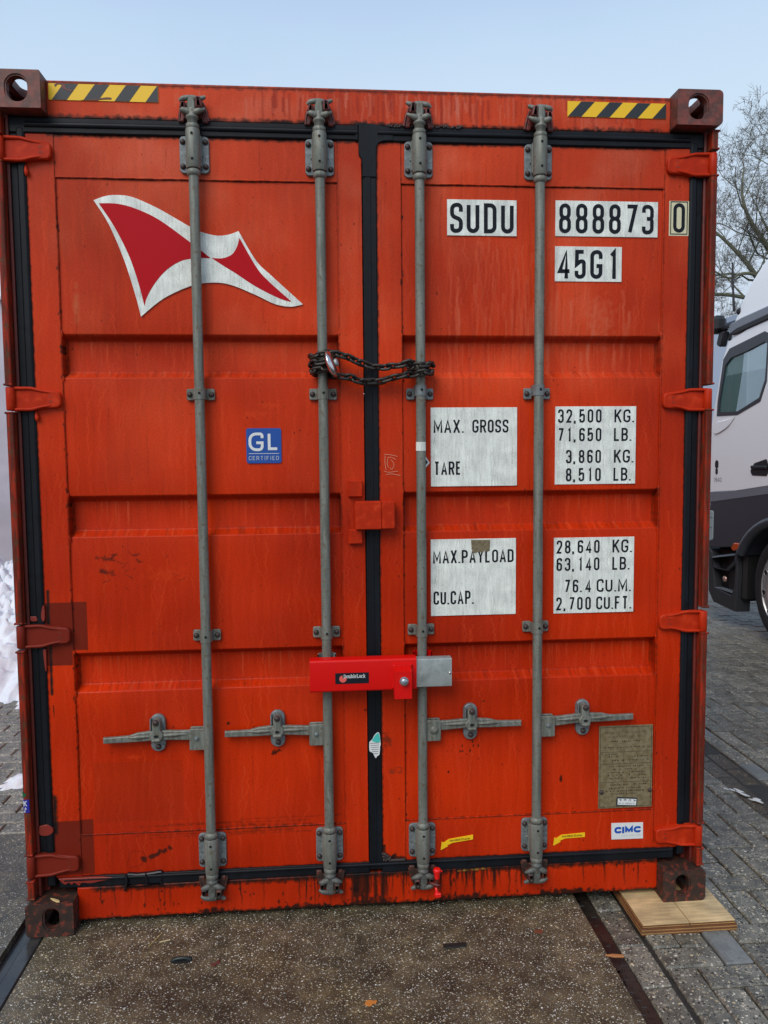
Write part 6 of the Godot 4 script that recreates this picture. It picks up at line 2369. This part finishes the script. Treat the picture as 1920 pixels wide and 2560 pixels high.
	for q in [[2.0, -1.305], [2.20, -1.252], [2.59, -1.122], [2.76, -1.052]]:
		var row := []
		for k in 9:
			row.append(Vector3(q[1] - 0.004, q[0], lerpf(-0.08, -2.36, k / 8.0)))
		ws.append(row)
	b.grid(ws, Vector3(-1, 0, 0))
	part("windscreen", b, glass, o)
	b = MB.new()
	b.box(Vector3(-0.05, 2.79, -1.22), Vector3(1.9, 0.03, 2.3))
	part("cab_ceiling", b, mat(c8(120, 120, 118), 0.8), o)
	# sun visor strip over the door
	b = MB.new()
	b.prism(V2([-1.05, 2.905, -0.95, 2.825, -0.83, 2.85, -0.33, 2.89, 0.37, 2.93, 0.37, 3.02, -0.33, 2.975, -0.8, 2.945]), -0.05, 0.045, 0.012)
	part("roof_trim", b, silver, o)
	b = MB.new()
	b.prism(V2([-0.96, 2.815, -0.83, 2.855, -0.33, 2.90, 0.37, 2.945, 0.37, 2.895, -0.33, 2.85, -0.85, 2.81]), -0.03, 0.05, 0.008)
	b.box(Vector3(-1.12, 2.83, -1.2), Vector3(0.16, 0.11, 2.3), 0.03)
	part("sun_visor", b, dark, o)
	# camera mirror on its arm
	b = MB.new()
	b.box(Vector3(-1.19, 2.95, 0.05), Vector3(0.17, 0.17, 0.14), 0.04)
	b.box(Vector3(-1.07, 2.90, 0.02), Vector3(0.22, 0.05, 0.06), 0.015)
	b.prism(round_poly([[-1.14, 2.87, 0.02], [-1.19, 2.75, 0.03], [-1.10, 2.72, 0.03], [-1.04, 2.87, 0.02]], 3), 0.0, 0.06, 0.01)
	part("mirror_arm", b, dark, o)
	b = MB.new()
	b.tube(V3([-0.92, 3.03, 0.03, -0.935, 3.22, 0.035, -0.95, 3.49, 0.04]), [0.014, 0.010, 0.008], 6)
	b.xf = bead(Vector3(-0.88, 3.02, -0.04), Vector3(-0.3, 0.1, 1))
	b.lathe([Vector2(0.045, 0), Vector2(0.04, 0.03), Vector2(0.018, 0.06), Vector2(0, 0.065)], 12, 0.2)
	b.xf = Transform3D.IDENTITY
	b.tube(V3([-0.94, 3.36, 0.037, -0.95, 3.49, 0.04]), [0.009, 0.007], 6)
	part("antenna", b, dark, o)
	# dark lower body with the wheel arch
	b = MB.new()
	var low := V2([-1.28, 1.30, -1.30, 1.12, -1.29, 0.74, -0.80, 0.80])
	for k in 13:
		var a := PI * (0.86 - 0.76 * k / 12.0)
		low.append(Vector2(-0.06 + cos(a) * 0.70, 0.47 + sin(a) * 0.62))
	low.append_array(V2([0.8, 0.8, 1.0, 0.8, 1.0, 1.45, 0.37, 1.47, -0.26, 1.42, -0.81, 1.33]))
	b.prism(low, -0.5, 0.03, 0.012)
	var side := part("side_panel", b, graphite, o)
	b = MB.new()
	b.prism(V2([-1.29, 1.305, -1.30, 1.20, -0.25, 1.335, 1.0, 1.40, 1.0, 1.50, 0.37, 1.485, -0.26, 1.43, -0.81, 1.335]), -0.2, 0.033, 0.004)
	part("grey_band", b, silver, side)
	b = MB.new()
	var arch := PackedVector3Array()
	for k in 17:
		var a := PI * (0.86 - 0.72 * k / 16.0)
		arch.append(Vector3(-0.06 + cos(a) * 0.72, 0.49 + sin(a) * 0.62, 0.015))
	b.tube(arch, [0.05], 8, false, 1.0)
	part("wheel_arch", b, graphite, side)
	b = MB.new()
	b.box(Vector3(-0.1, 0.95, -1.25), Vector3(2.1, 0.68, 1.7))
	b.box(Vector3(2.6, 0.85, -1.2), Vector3(4.6, 0.28, 0.9))
	part("chassis", b, mat(c8(18, 18, 20), 0.7), o)
	# bumper corner: cast grey piece, fog lamp recess, step, skirt
	b = MB.new()
	b.prism(round_poly([[-1.24, 0.66, 0.02], [-0.76, 0.75, 0.01], [-0.77, 0.66, 0.02], [-0.93, 0.55, 0.03], [-1.20, 0.54, 0.03]], 3), -0.4, 0.04, 0.02)
	var bump := part("bumper", b, graphite, o)
	b = MB.new()
	b.box(Vector3(-1.08, 0.52, -1.2), Vector3(0.36, 0.5, 2.3), 0.03)
	b.box(Vector3(-0.86, 0.52, -0.12), Vector3(0.3, 0.46, 0.2), 0.03)
	part("bumper_recess", b, dark, bump)
	b = MB.new()
	b.prism(V2([-1.30, 0.74, -1.29, 0.30, -1.19, 0.20, -0.78, 0.18, -0.755, 0.56, -0.775, 0.76, -0.81, 0.42, -0.86, 0.33, -1.17, 0.36, -1.24, 0.70]), -0.12, 0.03, 0.012)
	part("bumper_skirt", b, mat(c8(44, 46, 50), 0.5), bump)
	b = MB.new()
	b.xf = bead(Vector3(-1.02, 0.46, 0.0), Vector3(0, 0, 1))
	b.lathe([Vector2(0.03, 0), Vector2(0.026, 0.015), Vector2(0, 0.018)], 14, 0.2)
	part("fog_lamp", b, mat(c8(186, 150, 140), 0.15, 0.5), bump)
	b = MB.new()
	for k in 5:
		b.box(Vector3(-1.08 + k * 0.06, 0.365, 0.0), Vector3(0.02, 0.006, 0.05), 0.002)
	b.box(Vector3(-0.98, 0.355, 0.0), Vector3(0.34, 0.006, 0.06), 0.001)
	part("step_grating", b, silver, bump)
	b = MB.new()
	b.prism(round_poly([[-0.83, 0.79, 0.01], [-0.78, 0.845, 0.015], [-0.69, 0.85, 0.01], [-0.70, 0.79, 0.015], [-0.79, 0.765, 0.01]], 3), 0.02, 0.06, 0.008)
	part("side_marker", b, mat(c8(176, 74, 34), 0.2), o)
	b = MB.new()
	b.prism(round_poly([[-1.305, 1.12, 0.01], [-1.21, 1.12, 0.02], [-1.21, 0.83, 0.02], [-1.295, 0.80, 0.02]], 3), -0.5, 0.034, 0.006)
	for y in [1.06, 0.96]:
		b.box(Vector3(-1.26, y, 0.036), Vector3(0.08, 0.008, 0.006))
	part("headlight", b, mat(c8(150, 168, 172), 0.12), o)
	wheel(o, Vector3(-0.06, 0.5, 0.0), true)
	wheel(o, Vector3(3.6, 0.5, 0.0), false)
	b = MB.new()
	b.box(Vector3(0.0, 0.5, -1.2), Vector3(0.14, 0.14, 2.0), 0.02)
	b.box(Vector3(3.6, 0.5, -1.2), Vector3(0.14, 0.14, 2.0), 0.02)
	part("axle", b, dark, o)

func make_trailer() -> void:
	var o := thing("box_trailer", "pale grey box trailer seen past the lorry's cab", "trailer", Vector3(7.75, -0.04, -15.5))
	var pale := mat(c8(176, 190, 208), 0.4)
	var b := MB.new()
	b.box(Vector3(0, 2.45, 0), Vector3(2.5, 2.9, 13.0), 0.02)
	part("box_body", b, pale, o)
	b = MB.new()
	b.box(Vector3(-1.26, 3.87, 0), Vector3(0.06, 0.10, 13.04), 0.01)
	b.box(Vector3(1.26, 3.87, 0), Vector3(0.06, 0.10, 13.04), 0.01)
	part("roof_rail", b, mat(c8(150, 164, 184), 0.4), o)
	b = MB.new()
	b.box(Vector3(0, 0.88, 0), Vector3(1.2, 0.24, 12.6))
	part("chassis", b, mat(c8(30, 32, 34), 0.6), o)
	for z in [-4.2, -2.9, -1.6]:
		for x in [-1.2, 0.95]:
			b = MB.new()
			b.xf = bead(Vector3(x, 0.5, z), Vector3(1, 0, 0))
			b.lathe([Vector2(0, 0), Vector2(0.48, 0), Vector2(0.5, 0.03), Vector2(0.5, 0.25), Vector2(0.48, 0.28), Vector2(0, 0.28)], 24, 0.5)
			part("wheel", b, mat(c8(24, 24, 26), 0.7), o)
	b = MB.new()
	for x in [-0.6, 0.6]:
		b.box(Vector3(x, 0.4, 4.4), Vector3(0.12, 0.8, 0.12), 0.01)
	part("landing_leg", b, mat(c8(30, 32, 34), 0.6), o)

# ---------------------------------------------------------------- bare trees
func grow(b: MB, tw: MB, p: Vector3, d: Vector3, len_: float, r: float, level: int) -> void:
	var n := 6 if level < 2 else (5 if level < 4 else 4)
	var path := PackedVector3Array([p])
	var radii := [r]
	var q := p
	var dir := d
	for k in n:
		dir = (dir + Vector3(rng.randf_range(-1, 1), rng.randf_range(-0.75, 1.0), rng.randf_range(-1, 1)) * (0.30 if level < 2 else 0.42)).normalized()
		q += dir * len_ / n
		path.append(q)
		radii.append(lerpf(r, r * 0.42, float(k + 1) / n))
	(b if level < 3 else tw).tube(path, radii, 6 if level < 2 else (4 if level < 3 else 3))
	if level >= 5:
		return
	spread(b, tw, path, radii, len_, level)

func spread(b: MB, tw: MB, path: PackedVector3Array, radii: Array, len_: float, level: int) -> void:
	var kids: int = [7, 8, 7, 6, 6, 0][level]
	var m := path.size()
	for k in kids:
		var t := lerpf(0.22, 1.0, (k + rng.randf()) / kids)
		var f := t * (m - 1)
		var i := mini(int(f), m - 2)
		var at := path[i].lerp(path[i + 1], f - i)
		var along := (path[i + 1] - path[i]).normalized()
		var sd := along.cross(Vector3(rng.randf_range(-1, 1), rng.randf_range(-1, 1), rng.randf_range(-1, 1))).normalized()
		var dir := (along * rng.randf_range(0.3, 0.9) + sd * rng.randf_range(0.6, 1.1) + Vector3(0, 0.12, 0)).normalized()
		var rr: float = lerpf(radii[0], radii[radii.size() - 1], t) * rng.randf_range(0.34, 0.52)
		grow(b, tw, at, dir, len_ * rng.randf_range(0.32, 0.52), maxf(rr, 0.0055), level + 1)

func tree(label: String, at: Vector3, boughs: Array, trunk: Array, seed_: int) -> void:
	var o := thing("bare_tree", label, "tree", at, 0.0, "bare trees behind the lorry")
	rng.seed = seed_
	var b := MB.new()
	var tp := smooth3(V3(trunk), 3)
	var tr := []
	for i in tp.size():
		tr.append(lerpf(0.40, 0.20, float(i) / (tp.size() - 1)))
	b.tube(tp, tr, 10)
	part("trunk", b, M.bark, o)
	var tw := MB.new()
	for q in boughs:
		b = MB.new()
		var pts := smooth3(V3(q[0]), 3)
		var rad := []
		for i in pts.size():
			rad.append(lerpf(q[1], q[1] * 0.14, float(i) / (pts.size() - 1)))
		b.tube(pts, rad, 8)
		var total := 0.0
		for i in pts.size() - 1:
			total += pts[i].distance_to(pts[i + 1])
		spread(b, tw, pts, rad, minf(total, 4.2), 1)
		for e in 2:
			grow(b, tw, pts[pts.size() - 1], (pts[pts.size() - 1] - pts[pts.size() - 3]).normalized(), 1.3, q[1] * 0.13, 3)
		part("bough", b, M.bark, o)
	tag(part("twigs", tw, M.twig, o), "", "", "", "stuff")

func make_trees() -> void:
	tree("large bare tree with mossy spreading boughs above the lorry's roof", Vector3(14.8, -0.05, -20.5), [
		[[-0.1, 5.0, 0, -1.2, 6.4, 0.3, -2.05, 7.4, 0.5, -2.9, 8.2, 0.5, -3.5, 8.7, 0.4], 0.122],
		[[0, 6.0, 0, -0.8, 7.2, 0.2, -1.45, 8.05, 0.4, -2.05, 8.75, 0.5, -2.3, 9.5, 0.5, -2.2, 10.3, 0.4], 0.122],
		[[-0.6, 5.6, 0.2, -1.6, 6.9, 0.6, -2.3, 7.1, 0.7, -2.75, 6.95, 0.7, -3.4, 7.2, 0.8, -4.2, 7.6, 0.8], 0.072],
		[[-1.2, 6.3, 0.3, -2.3, 6.6, 0.0, -3.1, 6.6, -0.2, -3.8, 6.2, -0.2, -4.4, 6.3, -0.2], 0.072],
		[[0, 6.3, 0, 0.0, 8.2, -0.3, -0.3, 9.6, -0.4, -0.6, 11.0, -0.3], 0.122],
		[[0.1, 5.6, 0, 1.2, 7.0, 0.3, 2.3, 8.5, 0.5, 3.2, 10.0, 0.4], 0.122],
		[[0.1, 6.0, 0, 0.6, 7.5, -1.0, 0.9, 9.5, -1.6, 0.6, 11.2, -2.0], 0.108],
		[[-0.2, 4.6, -0.1, -1.6, 5.2, -0.6, -3.0, 5.7, -0.8, -4.2, 5.6, -0.9], 0.072],
	], [0, 0, 0, 0.1, 2.5, 0.05, 0, 4.8, 0, 0, 6.4, 0], 301)
	tree("farther bare tree, taller, its crown fading behind the large mossy one", Vector3(22.5, -0.05, -30), [
		[[0, 6.0, 0, -1.6, 8.4, 0.3, -3.0, 10.4, 0.5, -4.2, 12.6, 0.5], 0.130],
		[[0, 7.0, 0, -0.6, 9.5, 0.2, -1.2, 12.0, 0.4, -1.6, 14.5, 0.5], 0.130],
		[[0, 5.6, 0, -2.2, 6.8, 0.4, -4.2, 8.2, 0.5, -5.6, 9.6, 0.5], 0.115],
		[[0, 6.5, 0, 1.5, 9.0, 0.4, 2.6, 11.5, 0.5, 3.2, 13.6, 0.5], 0.130],
		[[0, 6.2, 0, 0.4, 8.6, -1.2, 0.2, 11.6, -2.0, 0.6, 13.8, -2.2], 0.115],
	], [0, 0, 0, -0.1, 3, 0, 0, 5.5, 0, 0, 7.2, 0], 302)
	# dark evergreen at the container's shoulder
	var o := thing("evergreen_tree", "dark evergreen showing between the container's edge and the trailer roof", "tree", Vector3(11.0, -0.05, -23.5))
	rng.seed = 303
	var b := MB.new()
	b.tube(V3([0, 0, 0, 0.05, 3, 0, 0, 6, 0]), [0.22, 0.16, 0.05], 8)
	part("trunk", b, M.bark, o)
	b = MB.new()
	for k in 5200:
		var h := pow(rng.randf(), 0.8)
		var y := 1.2 + h * 5.6
		var a := rng.randf() * TAU
		var lobe := 1.0 + 0.25 * sin(a * 3.0 + y * 2.0) + 0.18 * sin(a * 7.0 + y)
		var r := (1.0 - h * h) * 1.25 * lobe * sqrt(rng.randf_range(0.25, 1.0))
		var p := Vector3(cos(a) * r, y, sin(a) * r)
		var s := rng.randf_range(0.04, 0.11)
		var u := Vector3(rng.randf_range(-1, 1), rng.randf_range(-1, 1), rng.randf_range(-1, 1)).normalized()
		var w := u.cross(Vector3(rng.randf_range(-1, 1), rng.randf_range(-1, 1), rng.randf_range(-1, 1))).normalized()
		b.flat([p - u * s, p + w * s * 0.5, p + u * s, p - w * s * 0.5], u.cross(w))
	tag(part("foliage", b, mat(c8(58, 66, 50), 0.8), o), "", "", "", "stuff")
